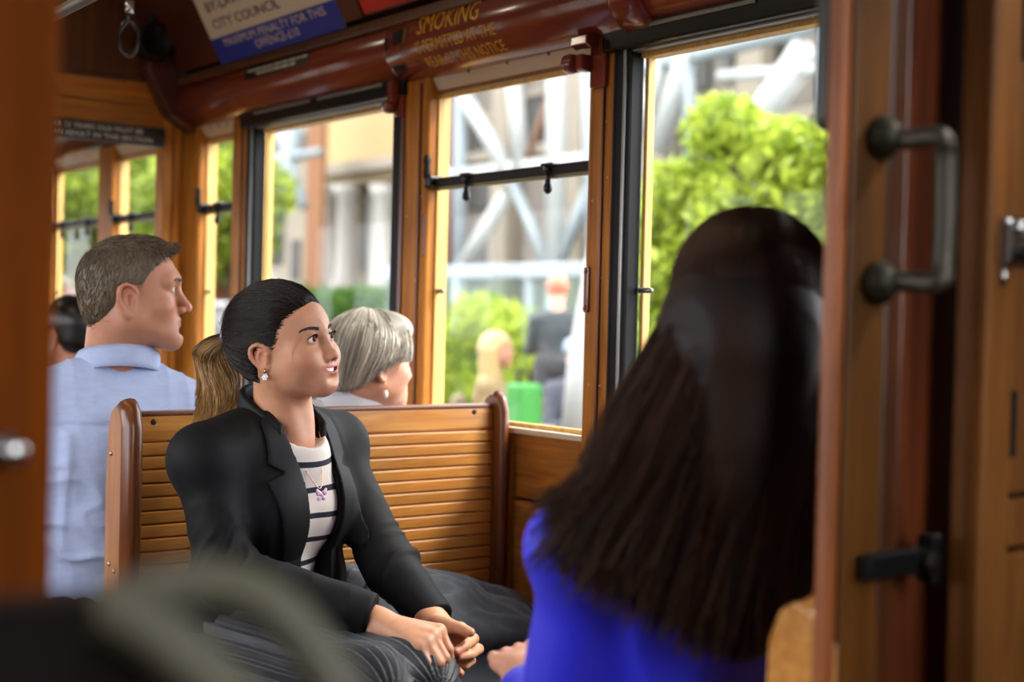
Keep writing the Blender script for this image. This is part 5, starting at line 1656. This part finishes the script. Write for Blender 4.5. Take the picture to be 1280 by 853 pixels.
hand(g, hL, None, fing, [hL+ddir*.01+lat*.02, hL+ddir*.045+lat*.045, hL+ddir*.07+lat*.045+np.array([0, 0, -.01])]); g.cone(hL, hL-ddir*.09, .024, .030, .02)
V4, F4 = g.mesh()
me = mk_mesh('body', np.concatenate([V1, V2, V4]), np.concatenate([F1, F2+len(V1), F4+len(V1)+len(V2)]))
set_col(me, np.concatenate([C1, np.tile(np.array(srgb('#cf9478')[:3]), (len(V2)+len(V4), 1))]))
link('body', me, SKIN_W, lw)
BLUE = mat('royal_blue_cloth', '#2424d6', .6, var=.06, sheen=.15)
g = Field((.78, .90, .44), (1.48, 1.62, 1.02), .0055)
torso_prims(g, fl, .012)
for a, b, c_ in ((sL, eL, hL-ddir*.055), (sR, eR, hR)):
    g.cone(a, b, .050, .052, .03); g.cone(b, c_, .050, .040, .025)
x, y, z = grid_local(g, fl); nk = np.sqrt((x/.064)**2+((y-.01)/.07)**2)-1
g.d = np.maximum(g.d, -np.maximum(nk*.06, .40-z))
cloth('blouse', g, BLUE, lw, .006, 11., (1, 1, .7), fl)
tube('wrist_band', [hL-ddir*.040+C_RT*math.cos(a)*.029+np.cross(ddir, C_RT)*math.sin(a)*.027 for a in np.linspace(0, 2*math.pi, 20)], .006, BLACKP, lw, 8)
g = Field((.80, .92, .38), (1.50, 1.75, .66), .009)
g.ell(fl, (0, 0, 0), (.165, .12, .12), 0)
for i, s in ((0, 1), (1, -1)): g.cone(fl.w((s*.085, 0, .0)), lk[i], .09, .07, .04)
V, F = g.mesh(); link('trousers', mk_mesh('trousers', V, F), mat('dark_trousers', '#1b1c22', .8), lw)
DKBR = hair_mat('dark_brown_long_hair', '#0e0704', '#46260f', .55, spec=.25)
hb = P(858, 775, 1.50)
g = Field(np.minimum(fq.o, hb)-.19, np.maximum(fq.o, hb)+.17, .005)
g.ell(fq, (0, -.018, .026), (.082, .102, .088), 0)
g.ell(fq, (0, -.045, -.060), (.088, .070, .10), .05)
mid = P(905, 560, 1.51)
g.cone(fq.w((0, -.06, -.05)), mid, .078, .088, .05); g.cone(mid, hb+np.array([0, 0, .05])+C_RT*.03, .085, .06, .05)
g.cone(mid+C_RT*.05, hb+C_RT*.06, .055, .045, .04); g.cone(mid-C_RT*.05, hb-C_RT*.05+np.array([0, 0, .11]), .055, .035, .04)
xh, yh, zh = grid_local(g, fq)
face = np.sqrt((xh/.060)**2+((yh-.085)/.085)**2+((zh+.025)/.090)**2)-1
g.d = np.maximum(g.d, (-face*.06).astype(np.float32))
V, F = g.mesh(); me = mk_mesh('hair', V, F)
set_col(me, np.stack([.3*vnoise(V*np.array([50, 50, 9])), np.zeros(len(V)), np.zeros(len(V))], 1), 'Strand')
hl_ = link('hair', me, DKBR, lw)
rs = np.random.RandomState(21); pa = []
for i in range(6000):
    th = rs.uniform(.75, 2*math.pi-.75); K0 = 8
    e0, e1 = 80-abs(rs.normal(0, 18)), rs.uniform(-18, -6)
    el = np.radians(np.linspace(e0, e1, K0)); off = rs.uniform(-.004, .006)
    r_ = np.array((.085, .105, .092))+off
    q = np.array((0, -.018, .026))+r_*np.stack([math.sin(th)*np.cos(el), math.cos(th)*np.cos(el), np.sin(el)], 1)
    top_ = fq.o+q@fq.M.T*fq.s
    lx_ = float((top_[-1]-fq.o)@C_RT); ld = float((top_[-1]-fq.o)@C_FWD)
    end = hb+C_RT*(lx_*1.45+rs.normal(0, .018))+C_FWD*(ld*.45+rs.normal(0, .015))+np.array([0, 0, rs.uniform(-.035, .05)+.95*max(0., -lx_)])
    md_ = mid+C_RT*(lx_*1.35+rs.normal(0, .010))+C_FWD*(ld*.75+rs.normal(0, .008))
    low = spline([top_[-2], top_[-1], md_, end], 14)[5:]
    path = np.concatenate([top_, low]); path = path[np.linspace(0, len(path)-1, 15).astype(int)]
    path = path+C_RT*(.004*np.sin(np.linspace(0, 9, 15)+th*5)*np.linspace(0, 1, 15))[:, None]
    pa.append(path)
strands('long_strands', pa, .0011, .0007, DKBR, hl_)
fix_children(lw)

# ================= passenger far down the tram =================
fp = empty('person', 'distant passenger with dark hair and a pale blue shirt beyond the doorway', 'person', loc=(1.55, 4.55, .48))
hd = P(84, 416, 4.45)
ff = Frame(hd, (-.5, 1, 0)); 
g = Field(hd-np.array([.12, .14, .2]), hd+np.array([.12, .14, .13]), .005); head_field(g, ff, MAL, 0.); g.cone(ff.w((0, -.03, -.06)), ff.w((0, -.05, -.2)), .055, .06, .03)
V1, F1 = g.mesh(); me = mk_mesh('body', V1, F1); set_col(me, skin_colors(ff.l(V1), '#a87055', '#905548', MAL)); link('body', me, SKIN_W, fp)
g = Field(hd+np.array([-.35, -.3, -.75]), hd+np.array([.35, .3, -.06]), .009)
ft = Frame(hd+np.array([0, -.03, -.66]), (-.3, 1, 0)); torso_prims(g, ft, .012, False, L=.50)
for s in (-1, 1): g.cone(ft.w((s*.19, 0, .43)), ft.w((s*.24, .05, .2)), .065, .055, .04); g.cone(ft.w((s*.24, .05, .2)), ft.w((s*.12, .25, .1)), .05, .04, .03)
cloth('shirt', g, mat('pale_blue_cotton', '#8fa9c8', .8), fp, .003)
g = Field(hd-.14, hd+.14, .005); g.ell(ff, (0, -.016, .034), (.080, .100, .092), 0); g.ell(ff, (0, -.05, -.03), (.064, .05, .055), .03)
xh, yh, zh = grid_local(g, ff); g.d = np.maximum(g.d, (yh-.03-.7*zh).astype(np.float32))
V, F = g.mesh(); me = mk_mesh('hair', V, F); set_col(me, np.zeros((len(V), 3)), 'Strand'); link('hair', me, HAIR_BK, fp)
fix_children(fp)

# ================= seat back right in front of the camera =================
fs = empty('driver_chair', 'dark chair back with an olive-grey grab loop close to the doorway', 'chair', loc=(.2, .5, 0))
OLIVE = mat('olive_grey_plastic', '#6a6554', .55)
dz = .56
tube('frame_bar', spline([P(128, 760, dz), P(150, 764, dz), P(175, 780, dz), P(205, 800, dz), P(300, 888, dz), P(360, 965, dz)], 30), .0125, OLIVE, fs, 14)
tube('grab_loop', spline([P(150, 757, dz), P(205, 735, dz+.005), P(280, 733, dz+.01), P(345, 762, dz+.012), P(405, 834, dz+.012), P(470, 965, dz+.012)], 36), .0105, OLIVE, fs, 14)
bm = bmesh.new()
fr_p = [P(-160, 775, dz+.03), P(20, 755, dz+.015), P(140, 750, dz), P(215, 815, dz), P(300, 890, dz), P(340, 1200, dz), P(-160, 1250, dz+.03)]
A = [bm.verts.new(tuple(p)) for p in fr_p]; B = [bm.verts.new(tuple(p+C_FWD*.03)) for p in fr_p]
bm.faces.new(A); bm.faces.new(B[::-1])
for i in range(len(A)): bm.faces.new([A[i], B[i], B[(i+1) % len(A)], A[(i+1) % len(A)]])
bm_obj('back_pad', bm, mat('dark_brown_vinyl', '#1a130e', .6), fs)
tube('pedestal', [P(120, 1150, dz+.02), np.array([P(120, 1150, dz+.02)[0], P(120, 1150, dz+.02)[1], .0])], .03, BLACKG, fs, 12)
fix_children(fs)
# ------------------------------------------------------------------ outside
GZ = -.35
STONE = mat('beige_stone', '#696259', .85, var=.18, vscale=.6, bump=.3, bscale=6)
STONE_L = mat('pale_stone', '#7e7566', .85, var=.12, vscale=.8)
CREAMB = mat('cream_render', '#937e5a', .8, var=.06, vscale=.7)
WHITEB = mat('white_painted_stone', '#9c9890', .7, var=.05)
STEEL = mat('white_painted_steel', '#9fa29f', .5, var=.04)
STEEL2 = mat('pale_blue_grey_steel', '#808a8e', .5)
TERRA = mat('terracotta_render', '#6e4327', .8, var=.1, vscale=1.)
DARKW = mat('dark_window_opening', '#302e29', .6)
gp = bpy.data.meshes.new('ground'); gp.from_pydata([(-60, -60, GZ), (90, -60, GZ), (90, 110, GZ), (-60, 110, GZ)], [], [(0, 1, 2, 3)])
tag(link('ground', gp, mat('pale_paving', '#5e5b54', .8, var=.12, vscale=1.2)), 'pale paved square outside the tram', 'paving', kind='structure')

def fbox(name, px0, px1, py0, py1, X, th, m, parent, bevel=.0):
    """box on a street front parallel to the tram, from its corners in the photo"""
    a, b = onX(px0, (py0+py1)/2, X), onX(px1, (py0+py1)/2, X)
    pm = (px0+px1)/2
    z0, z1 = onX(pm, py1, X)[2], onX(pm, py0, X)[2]
    return box(name, (X, min(a[1], b[1]), z0), (X+th, max(a[1], b[1]), z1), m, parent, bevel)
def fbar(name, p0, p1, X, rad, m, parent, sq=False):
    return tube(name, [onX(*p0, X), onX(*p1, X)], rad, m, parent, 12 if not sq else 4)

# damaged stone cathedral behind its steel bracing
cat_ = empty('cathedral', 'beige stone cathedral wall standing behind white steel bracing', 'building')
Xc = 21.
yb0, yb1 = onX(1320, 300, Xc)[1], onX(548, 300, Xc)[1]
box('stone_wall', (Xc, yb0, GZ), (Xc+1.5, yb1, 14.), STONE, cat_, 0)
for (a, b, c_, d) in [(585, 618, 150, 260), (655, 676, 120, 190), (600, 640, 290, 330), (700, 740, 110, 200), (870, 885, 60, 110), (905, 915, 55, 100), (820, 838, 80, 170), (960, 975, 40, 80), (1020, 1040, 60, 120)]:
    w_ = fbox('window', a, b, c_, d, Xc-.12, .3, DARKW, cat_); 
    fbox('lintel', a-4, b+4, c_-7, c_, Xc-.2, .4, STONE_L, cat_)
for yy in np.linspace(yb0+1, yb1-.5, 7): box('buttress', (Xc-.5, yy-.35, GZ), (Xc, yy+.35, 9.), STONE_L, cat_, .05)
for zz in (2.2, 5.2, 8.4): box('string_course', (Xc-.18, yb0, zz), (Xc, yb1, zz+.25), STONE_L, cat_, .03)
fbox('brick_pier', 545, 560, 70, 340, Xc-.6, .6, mat('pink_brick', '#6c493c', .85, var=.1), cat_)

tr = empty('steel_bracing', 'tall white steel bracing frame propping the stone cathedral', 'scaffold')
Xt = 16.5
for p0, p1, r_, m in [((697, -60), (694, 345), .20, STEEL), ((577, 100), (573, 345), .15, STEEL2), ((640, 60), (652, 215), .17, STEEL), ((566, 95), (640, 222), .16, STEEL),
                      ((632, 245), (572, 345), .16, STEEL), ((640, 225), (690, 345), .10, STEEL2), ((740, 225), (700, 330), .12, STEEL2), ((735, 60), (742, 345), .14, STEEL2),
                      ((540, 222), (760, 196), .13, STEEL), ((545, 105), (700, 80), .12, STEEL), ((690, 110), (655, 215), .07, mat('rust_orange_steel', '#74503b', .6)),
                      ((880, 0), (822, 190), .20, STEEL), ((832, 60), (800, 170), .16, STEEL), ((1010, 60), (920, 190), .26, STEEL), ((790, 90), (1060, 20), .14, STEEL2),
                      ((900, 95), (1060, 85), .10, STEEL), ((1035, 20), (1030, 200), .12, STEEL2), ((860, 40), (862, 220), .10, STEEL2),
                      ((372, 140), (338, 330), .18, STEEL2), ((345, 140), (380, 260), .12, STEEL2), ((330, 200), (400, 190), .10, STEEL2)]:
    tube('brace', [onX(*p0, Xt), onX(*p1, Xt)], r_, m, tr, 10)
for pxx in (694, 573, 742, 822, 922, 1030, 338): 
    q = onX(pxx, 345, Xt); tube('leg', [q, np.array([q[0], q[1], GZ])], .16, STEEL, tr, 10)

# classical building with white columns
cb = empty('columned_building', 'cream classical building with white columns and a heavy cornice', 'building')
Xb = 22.
fbox('wall', 392, 540, -80, 372, Xb, 2., CREAMB, cb)
fbox('upper_wall', 405, 540, 60, 196, Xb-.25, .3, mat('warm_cream_render', '#9c8357', .8), cb)
fbox('cornice', 398, 545, 196, 212, Xb-.9, 1., STONE_L, cb, .05)
fbox('frieze', 400, 545, 212, 228, Xb-.6, .7, mat('ochre_render', '#6e5e3c', .8), cb)
for pc in (405, 432, 478, 524):
    q0, q1 = onX(pc, 366, Xb-.6), onX(pc, 232, Xb-.6); r_ = .36
    lathe('column', [(r_*1.25, 0), (r_*1.25, .25), (r_, .35), (r_*.86, q1[2]-q0[2]-.4), (r_*1.1, q1[2]-q0[2]-.3), (r_*1.25, q1[2]-q0[2])], q0, (0, 0, 1), WHITEB, cb, 18)
    fbox('pilaster', pc-20, pc-14, 232, 366, Xb-.15, .3, WHITEB, cb)
for pc in (418, 455, 500): fbox('window', pc-6, pc+6, 250, 340, Xb-.08, .2, DARKW, cb)
bp = empty('brick_pillar', 'tall orange-brown rendered pillar in front of the columned building', 'pillar')
fbox('shaft', 383, 402, 100, 395, Xb-2.2, .15, mat('orange_render', '#744a27', .8, var=.06), bp)
fbox('capital', 380, 405, 96, 104, Xb-2.25, .25, STONE_L, bp)
lb = empty('low_building', 'grey stone building left of the orange pillar', 'building')
fbox('wall', 300, 384, -60, 380, Xb+1.5, 2., STONE_L, lb)
for a, b, c_, d in [(342, 352, 230, 330), (362, 372, 300, 350), (345, 380, 170, 200)]: fbox('window', a, b, c_, d, Xb+1.4, .2, DARKW, lb)

# glass windbreak with a white rail, hedge behind it
gw = empty('glass_windbreak', 'glass windbreak screen with a broad white top rail', 'fence')
Xf = 9.5
a, b = onX(762, 340, Xf), onX(480, 340, Xf)
zr = onX(640, 338, Xf)[2]
box('top_rail', (Xf-.05, a[1], zr-.09), (Xf+.1, b[1], zr+.07), STEEL2, gw, .02)
yy = a[1]
GT = glass_mat('green_tinted_glass', (.72, .86, .80, 1), .5)
while yy < b[1]-.2:
    box('pane', (Xf, yy+.04, GZ+.1), (Xf+.015, min(yy+1.3, b[1])-.02, zr-.09), GT, gw, 0)
    box('post', (Xf-.03, yy-.03, GZ), (Xf+.05, yy+.03, zr), STEEL2, gw, .01)
    yy += 1.34

def leaf_cloud(name, clumps, n, size, m, parent, seed):
    """crown or hedge as many small leaf blades around clump centres; clumps (x, y, z, rx, ry, rz)"""
    rs_ = np.random.RandomState(seed); cl_ = np.array(clumps)
    k = rs_.randint(0, len(cl_), n); c_ = cl_[k]
    d = rs_.normal(0, 1, (n, 3)); d /= np.linalg.norm(d, axis=1)[:, None]
    r_ = rs_.rand(n)[:, None]**.45
    ctr = c_[:, :3]+d*r_*c_[:, 3:]
    u_ = rs_.normal(0, 1, (n, 3)); u_ /= np.linalg.norm(u_, axis=1)[:, None]
    v_ = np.cross(u_, rs_.normal(0, 1, (n, 3))); v_ /= np.linalg.norm(v_, axis=1)[:, None]
    s_ = size*rs_.uniform(.6, 1.3, (n, 1))
    V = np.stack([ctr-u_*s_, ctr-v_*s_*.5, ctr+u_*s_, ctr+v_*s_*.5], 1).reshape(-1, 3)
    F = np.arange(n*4).reshape(n, 4)
    me = mk_mesh(name, V, F, False)
    set_col(me, np.repeat(rs_.rand(n, 1)*np.ones((1, 3)), 4, 0), 'Leaf')
    o = link(name, me, m, parent); o['kind'] = 'stuff'
    return o
def leaf_mat(name, dark, light, tr=.5):
    m = bpy.data.materials.new(name); m.use_nodes = True; nt = m.node_tree
    b = nt.nodes['Principled BSDF']; out = nt.nodes['Material Output']
    a = nt.nodes.new('ShaderNodeAttribute'); a.attribute_name = 'Leaf'
    cr = nt.nodes.new('ShaderNodeValToRGB'); cr.color_ramp.elements[0].color = srgb(dark); cr.color_ramp.elements[1].color = srgb(light)
    nt.links.new(a.outputs['Fac'], cr.inputs[0]); nt.links.new(cr.outputs[0], b.inputs['Base Color'])
    b.inputs['Roughness'].default_value = .5
    t = nt.nodes.new('ShaderNodeBsdfTranslucent'); nt.links.new(cr.outputs[0], t.inputs[0])
    mx = nt.nodes.new('ShaderNodeMixShader'); mx.inputs[0].default_value = tr
    nt.links.new(b.outputs[0], mx.inputs[1]); nt.links.new(t.outputs[0], mx.inputs[2]); nt.links.new(mx.outputs[0], out.inputs[0])
    return m
LIME = leaf_mat('lime_leaf', '#62791c', '#b8c648'); GREENL = leaf_mat('mid_green_leaf', '#5a7020', '#a3b248'); DGREEN = leaf_mat('hedge_leaf', '#27481c', '#5d8a30')
BARK = mat('grey_bark', '#3d352b', .9, var=.2, bump=.4, bscale=20)
def tree(label, base, htrunk, clumps, n, size, m, seed, group=None):
    t = empty('leafy_tree', label, 'tree', group, loc=(base[0], base[1], GZ))
    b = np.array([base[0], base[1], GZ]); top = b+np.array([0, 0, htrunk])
    tube('trunk', spline([b, b+np.array([.05, .03, htrunk*.5]), top], 8), np.linspace(.14, .08, 8), BARK, t, 10)
    for c_ in clumps[:6]:
        tube('branch', spline([top-np.array([0, 0, .4]), (top+np.array(c_[:3]))/2+np.array([0, 0, .1]), np.array(c_[:3])], 6), np.linspace(.06, .02, 6), BARK, t, 6)
    leaf_cloud('foliage', clumps, n, size, m, t, seed)
    fix_children(t)
    return t
# bright tree outside the large window
Xq = 6.6
def cl_px(lst, X, ry=None):
    out = []
    for px_, py_, rp in lst:
        q = onX(px_, py_, X); r_ = rp/FPX*np.linalg.norm(q-C_POS)
        out.append((q[0], q[1], q[2], r_*1.0, r_*1.1, r_))
    return out
cl1 = cl_px([(905, 165, 50), (850, 245, 52), (980, 190, 45), (1020, 250, 60), (930, 270, 70), (860, 340, 60), (1000, 340, 70), (820, 300, 40), (1060, 190, 50), (900, 420, 80), (1000, 430, 80), (1090, 300, 60), (825, 390, 45)], Xq)
q = onX(945, 400, Xq); tree('bright lime green tree close outside the large window', q, 1.7, cl1, 9000, .055, LIME, 1)
# trees seen through the far windows
for i, (px_, X_) in enumerate(((60, 9.), (120, 10.), (185, 9.5), (245, 10.5), (290, 11.))):
    cl2 = cl_px([(px_, 215, 55), (px_-30, 250, 45), (px_+30, 240, 50), (px_, 160, 50), (px_+15, 290, 45), (px_-10, 100, 60), (px_-15, 320, 35)], X_)
    tree(['yellow-green tree at the far end of the row beyond the doorway', 'yellow-green tree seen through the middle far window', 'yellow-green tree seen through the window next to the bulkhead', 'yellow-green tree beside the end bulkhead post', 'yellow-green tree seen through the narrow window'][i], onX(px_, 400, X_), 2.2, cl2, 5200, .11, LIME if i % 2 else GREENL, 10+i, 'row of street trees')
# hedge and planting behind the windbreak
hg = empty('hedge', 'clipped dark green hedge behind the glass windbreak', 'hedge')
hb0 = [(Xf+1.3, y_, .35, .5, .8, .75) for y_ in np.linspace(a[1]-1, b[1]+1.5, 11)]
leaf_cloud('foliage', hb0, 9000, .09, DGREEN, hg, 31)
for i, y_ in enumerate(np.linspace(a[1], b[1], 5)): tube('stem', [(Xf+1.3, y_, GZ), (Xf+1.3, y_, .4)], .05, BARK, hg, 6)
bs = empty('shrub_bed', 'bright lime shrubs planted in front of the windbreak', 'shrubs')
leaf_cloud('foliage', cl_px([(570, 430, 45), (600, 400, 40), (640, 420, 45), (660, 470, 45), (560, 480, 40), (700, 440, 40), (730, 460, 35), (615, 500, 50)], 8.6), 5000, .05, LIME, bs, 41)
box('planter', (8.3, onX(760, 500, 8.6)[1], GZ), (8.9, onX(540, 500, 8.6)[1], .0), mat('grey_planter', '#4e4c47', .8), bs, .02)
h2 = empty('hedge', 'pale green hedge in front of the columned building', 'hedge')
y0_, y1_ = onX(505, 370, 19.)[1], onX(330, 370, 19.)[1]
leaf_cloud('foliage', [(19., y_, onX(420, 374, 19.)[2]-.5, .6, 1.0, .9) for y_ in np.linspace(y0_, y1_, 14)], 5000, .14, DGREEN, h2, 51)
box('stone_kerb', (18.4, y0_, GZ), (19.6, y1_, GZ+.3), STONE_L, h2, .02)
kb = empty('terracotta_kiosk', 'terracotta coloured kiosk with a white roof edge beyond the far windows', 'kiosk')
fbox('wall', 30, 215, 352, 470, 13.5, 1.5, TERRA, kb); fbox('roof_edge', 25, 220, 335, 352, 13.3, 2., WHITEB, kb, .03)
fbox('hatch', 60, 90, 375, 430, 13.45, .1, DARKW, kb)
vn = empty('parked_van', 'grey parked van seen through the narrow window', 'van')
q = onX(285, 360, 12.)
box('body', (11.2, q[1]-2.2, GZ+.35), (12.8, q[1]+2.0, 1.35), mat('grey_car_paint', '#5b5e60', .3, coat=.5), vn, .15, 4)
box('side_window', (11.17, q[1]-1.7, .75), (11.22, q[1]-.2, 1.2), mat('dark_car_glass', '#1b1f21', .1), vn, .02)
for dy in (-1.4, 1.3): lathe('wheel', [(0, 0), (.30, 0), (.33, .05), (.33, .18), (0, .2)], (11.2, q[1]+dy, GZ+.33), (1, 0, 0), BLACKP, vn, 18)
lathe('pole', [(.05, 0), (.05, 4.5), (0, 4.55)], onX(1040, 420, 5.4)*np.array([1, 1, 0])+np.array([0, 0, GZ]), (0, 0, 1), STEEL2, vn, 8) if False else None

# people outside
def bystander(label, head, fwd, hairc, skinc, topc, seated, seed, hat=None, long=False, inner=None):
    p = empty('person', label, 'person', loc=(head[0], head[1], GZ))
    fr = Frame(head, fwd); f2 = Frame((head[0], head[1], GZ), (fwd[0], fwd[1], 0))
    hz = head[2]-GZ
    g = Field(head-np.array([.14, .14, .2]), head+np.array([.14, .14, .14]), .006); head_field(g, fr, FEM, 0.); g.cone(fr.w((0, -.03, -.06)), fr.w((0, -.05, -.2)), .05, .055, .03)
    V1, F1 = g.mesh()
    N_ = head+np.array([0, 0, -.19])-f2.M[:, 1]*.04
    ft_ = Frame(N_-np.array([0, 0, .42]), (fwd[0], fwd[1], 0))
    me = mk_mesh('body', V1, F1); set_col(me, skin_colors(fr.l(V1), skinc, '#b5655a', FEM))
    link('body', me, SKIN_W, p)
    g = Field(ft_.o-np.array([.4, .4, .12]), ft_.o+np.array([.4, .4, .52]), .012)
    torso_prims(g, ft_, .02)
    el = [ft_.w((s*.21, .06, .12)) for s in (1, -1)]; hn = [ft_.w((s*.08, .30, .12)) for s in (1, -1)]
    for i, s in ((0, 1), (1, -1)): g.cone(ft_.w((s*.16, 0, .35)), el[i], .055, .05, .03); g.cone(el[i], hn[i], .045, .035, .02)
    coat = cloth('coat', g, mat('coat_'+topc, topc, .85), p, .006, 9.)
    if inner: box('scarf', (-.05, .10, .0), (.05, .14, .40), mat('scarf_'+inner, inner, .85), coat, .02, 3, Matrix(((ft_.M[0, 0], ft_.M[0, 1], ft_.M[0, 2], ft_.o[0]), (ft_.M[1, 0], ft_.M[1, 1], ft_.M[1, 2], ft_.o[1]), (ft_.M[2, 0], ft_.M[2, 1], ft_.M[2, 2], ft_.o[2]), (0, 0, 0, 1))))
    g = Field(np.array([ft_.o[0]-.6, ft_.o[1]-.6, GZ-.01]), np.array([ft_.o[0]+.6, ft_.o[1]+.6, ft_.o[2]+.15]), .016)
    for s in (1, -1):
        hip = ft_.w((s*.09, 0, .0))
        if seated: kn = ft_.w((s*.1, .44, .0)); an = kn+np.array([0, 0, -(kn[2]-GZ)+.08])
        else: kn = hip+np.array([0, 0, -(hip[2]-GZ)*.48]); an = kn+np.array([0, 0, -(kn[2]-GZ)+.08])
        g.cone(hip, kn, .09, .065, .03); g.cone(kn, an, .06, .045, .02); g.cone(an, an+f2.M[:, 1]*.14+np.array([0, 0, -.04]), .045, .035, .02)
    V, F = g.mesh(); link('trousers', mk_mesh('trousers', V, F), mat('dark_jeans', '#2c3038', .8), p)
    g = Field(head-np.array([.2, .2, .40]), head+np.array([.2, .2, .15]), .008)
    g.ell(fr, (0, -.016, .034), (.084, .104, .094), 0)
    if long:
        g.cone(fr.w((.05, -.03, -.02)), fr.w((.07, .0, -.26)), .05, .035, .04); g.cone(fr.w((-.05, -.03, -.02)), fr.w((-.07, .0, -.26)), .05, .035, .04); g.cone(fr.w((0, -.06, 0)), fr.w((0, -.07, -.24)), .07, .05, .04)
    xh, yh, zh = grid_local(g, fr); g.d = np.maximum(g.d, (yh-.035-.7*np.maximum(zh, -.01)).astype(np.float32))
    V, F = g.mesh(); me = mk_mesh('hair', V, F); set_col(me, np.repeat(vnoise(V*60)[:, None], 3, 1), 'Strand')
    link('hair', me, hair_mat('hair_'+label[:12], hairc, hairc), p)
    if hat:
        hm_ = lathe('cap', [(.098, -.01), (.102, .02), (.095, .06), (.07, .09), (.03, .105), (0, .107)], fr.w((0, -.012, .03)), fr.M[:, 2], mat('cap_cloth', hat, .8), p, 18)
        box('cap_peak', (-.06, .07, .025), (.06, .17, .037), mat('cap_cloth', hat, .8), p, .008, 2, Matrix(((fr.M[0, 0], fr.M[0, 1], fr.M[0, 2], fr.o[0]), (fr.M[1, 0], fr.M[1, 1], fr.M[1, 2], fr.o[1]), (fr.M[2, 0], fr.M[2, 1], fr.M[2, 2], fr.o[2]), (0, 0, 0, 1))))
    if seated:
        ch = empty('cafe_chair', 'cafe chair under the '+('blonde woman' if long else 'man in the pale cap')+' outside', 'chair', loc=(ft_.o[0], ft_.o[1], GZ))
        sm_ = mat('cafe_chair_wood', '#8d7a62', .6)
        mt_ = Matrix.Translation(Vector((ft_.o[0], ft_.o[1], GZ))) @ Matrix(((f2.M[0, 0], f2.M[0, 1], 0, 0), (f2.M[1, 0], f2.M[1, 1], 0, 0), (0, 0, 1, 0), (0, 0, 0, 1)))
        hs_ = ft_.o[2]-GZ-.11
        box('seat', (-.21, -.2, hs_-.03), (.21, .22, hs_), sm_, ch, .01, 2, mt_); box('backrest', (-.2, -.24, hs_+.12), (.2, -.21, hs_+.40), sm_, ch, .01, 2, mt_)
        for sx in (-.18, .18):
            for sy in (-.2, .19): box('leg', (sx-.015, sy-.03, 0), (sx+.015, sy, hs_+(.40 if sy < 0 else -.03)), sm_, ch, .004, 2, mt_)
        fix_children(ch)
    fix_children(p)
tocam = -np.array([C_FWD[0], C_FWD[1], 0])
bystander('blonde woman in a beige coat seated outside the window', P(622, 437, 9.2), (.75, -.75, 0), '#a88a58', '#b07c66', '#8a7450', True, 1, None, True)
bystander('man in a pale cap and grey jacket seated outside the window', P(722, 445, 9.7), (-.3, -.9, 0), '#6a5a48', '#a87860', '#464a54', True, 2, '#8594a6', False, '#9a9a9a')
bystander('person with red hair in a dark jacket standing by the shrubs', P(697, 362, 11.), (.6, .8, 0), '#b0603c', '#c88a70', '#33393c', False, 3)
bg_ = empty('shopping_bag', 'bright green shopping bag between the people outside', 'bag')
q = P(655, 500, 8.2)
box('bag', (q[0]-.09, q[1]-.08, q[2]-.16), (q[0]+.09, q[1]+.08, q[2]+.10), mat('bright_green_bag', '#2a7a28', .6), bg_, .03, 3)
tube('handle', [(q[0]-.05, q[1], q[2]+.09), (q[0]-.04, q[1], q[2]+.17), (q[0]+.04, q[1], q[2]+.17), (q[0]+.05, q[1], q[2]+.09)], .012, BLACKP, bg_, 6)
ct = empty('cafe_table', 'small pale cafe table between the seated people outside', 'table')
lathe('table_top', [(0, 0), (.2, 0), (.2, .03), (0, .03)], (q[0], q[1], q[2]-.19), (0, 0, 1), WHITEB, ct, 20)
tube('leg', [(q[0], q[1], GZ), (q[0], q[1], q[2]-.19)], .04, STEEL2, ct, 8)
um = empty('furled_parasol', 'white furled parasol on a pole outside the sash window', 'parasol')
q = P(738, 440, 8.3)
tube('pole', [(q[0], q[1], GZ), (q[0], q[1], 2.4)], .025, STEEL2, um, 8)
lathe('furled_canopy', [(.02, .0), (.17, .05), (.16, .5), (.10, 1.1), (.05, 1.6), (.02, 1.75)], (q[0], q[1], q[2]-.55), (.02, -.05, 1), mat('white_canvas', '#a2a2a0', .85), um, 14)
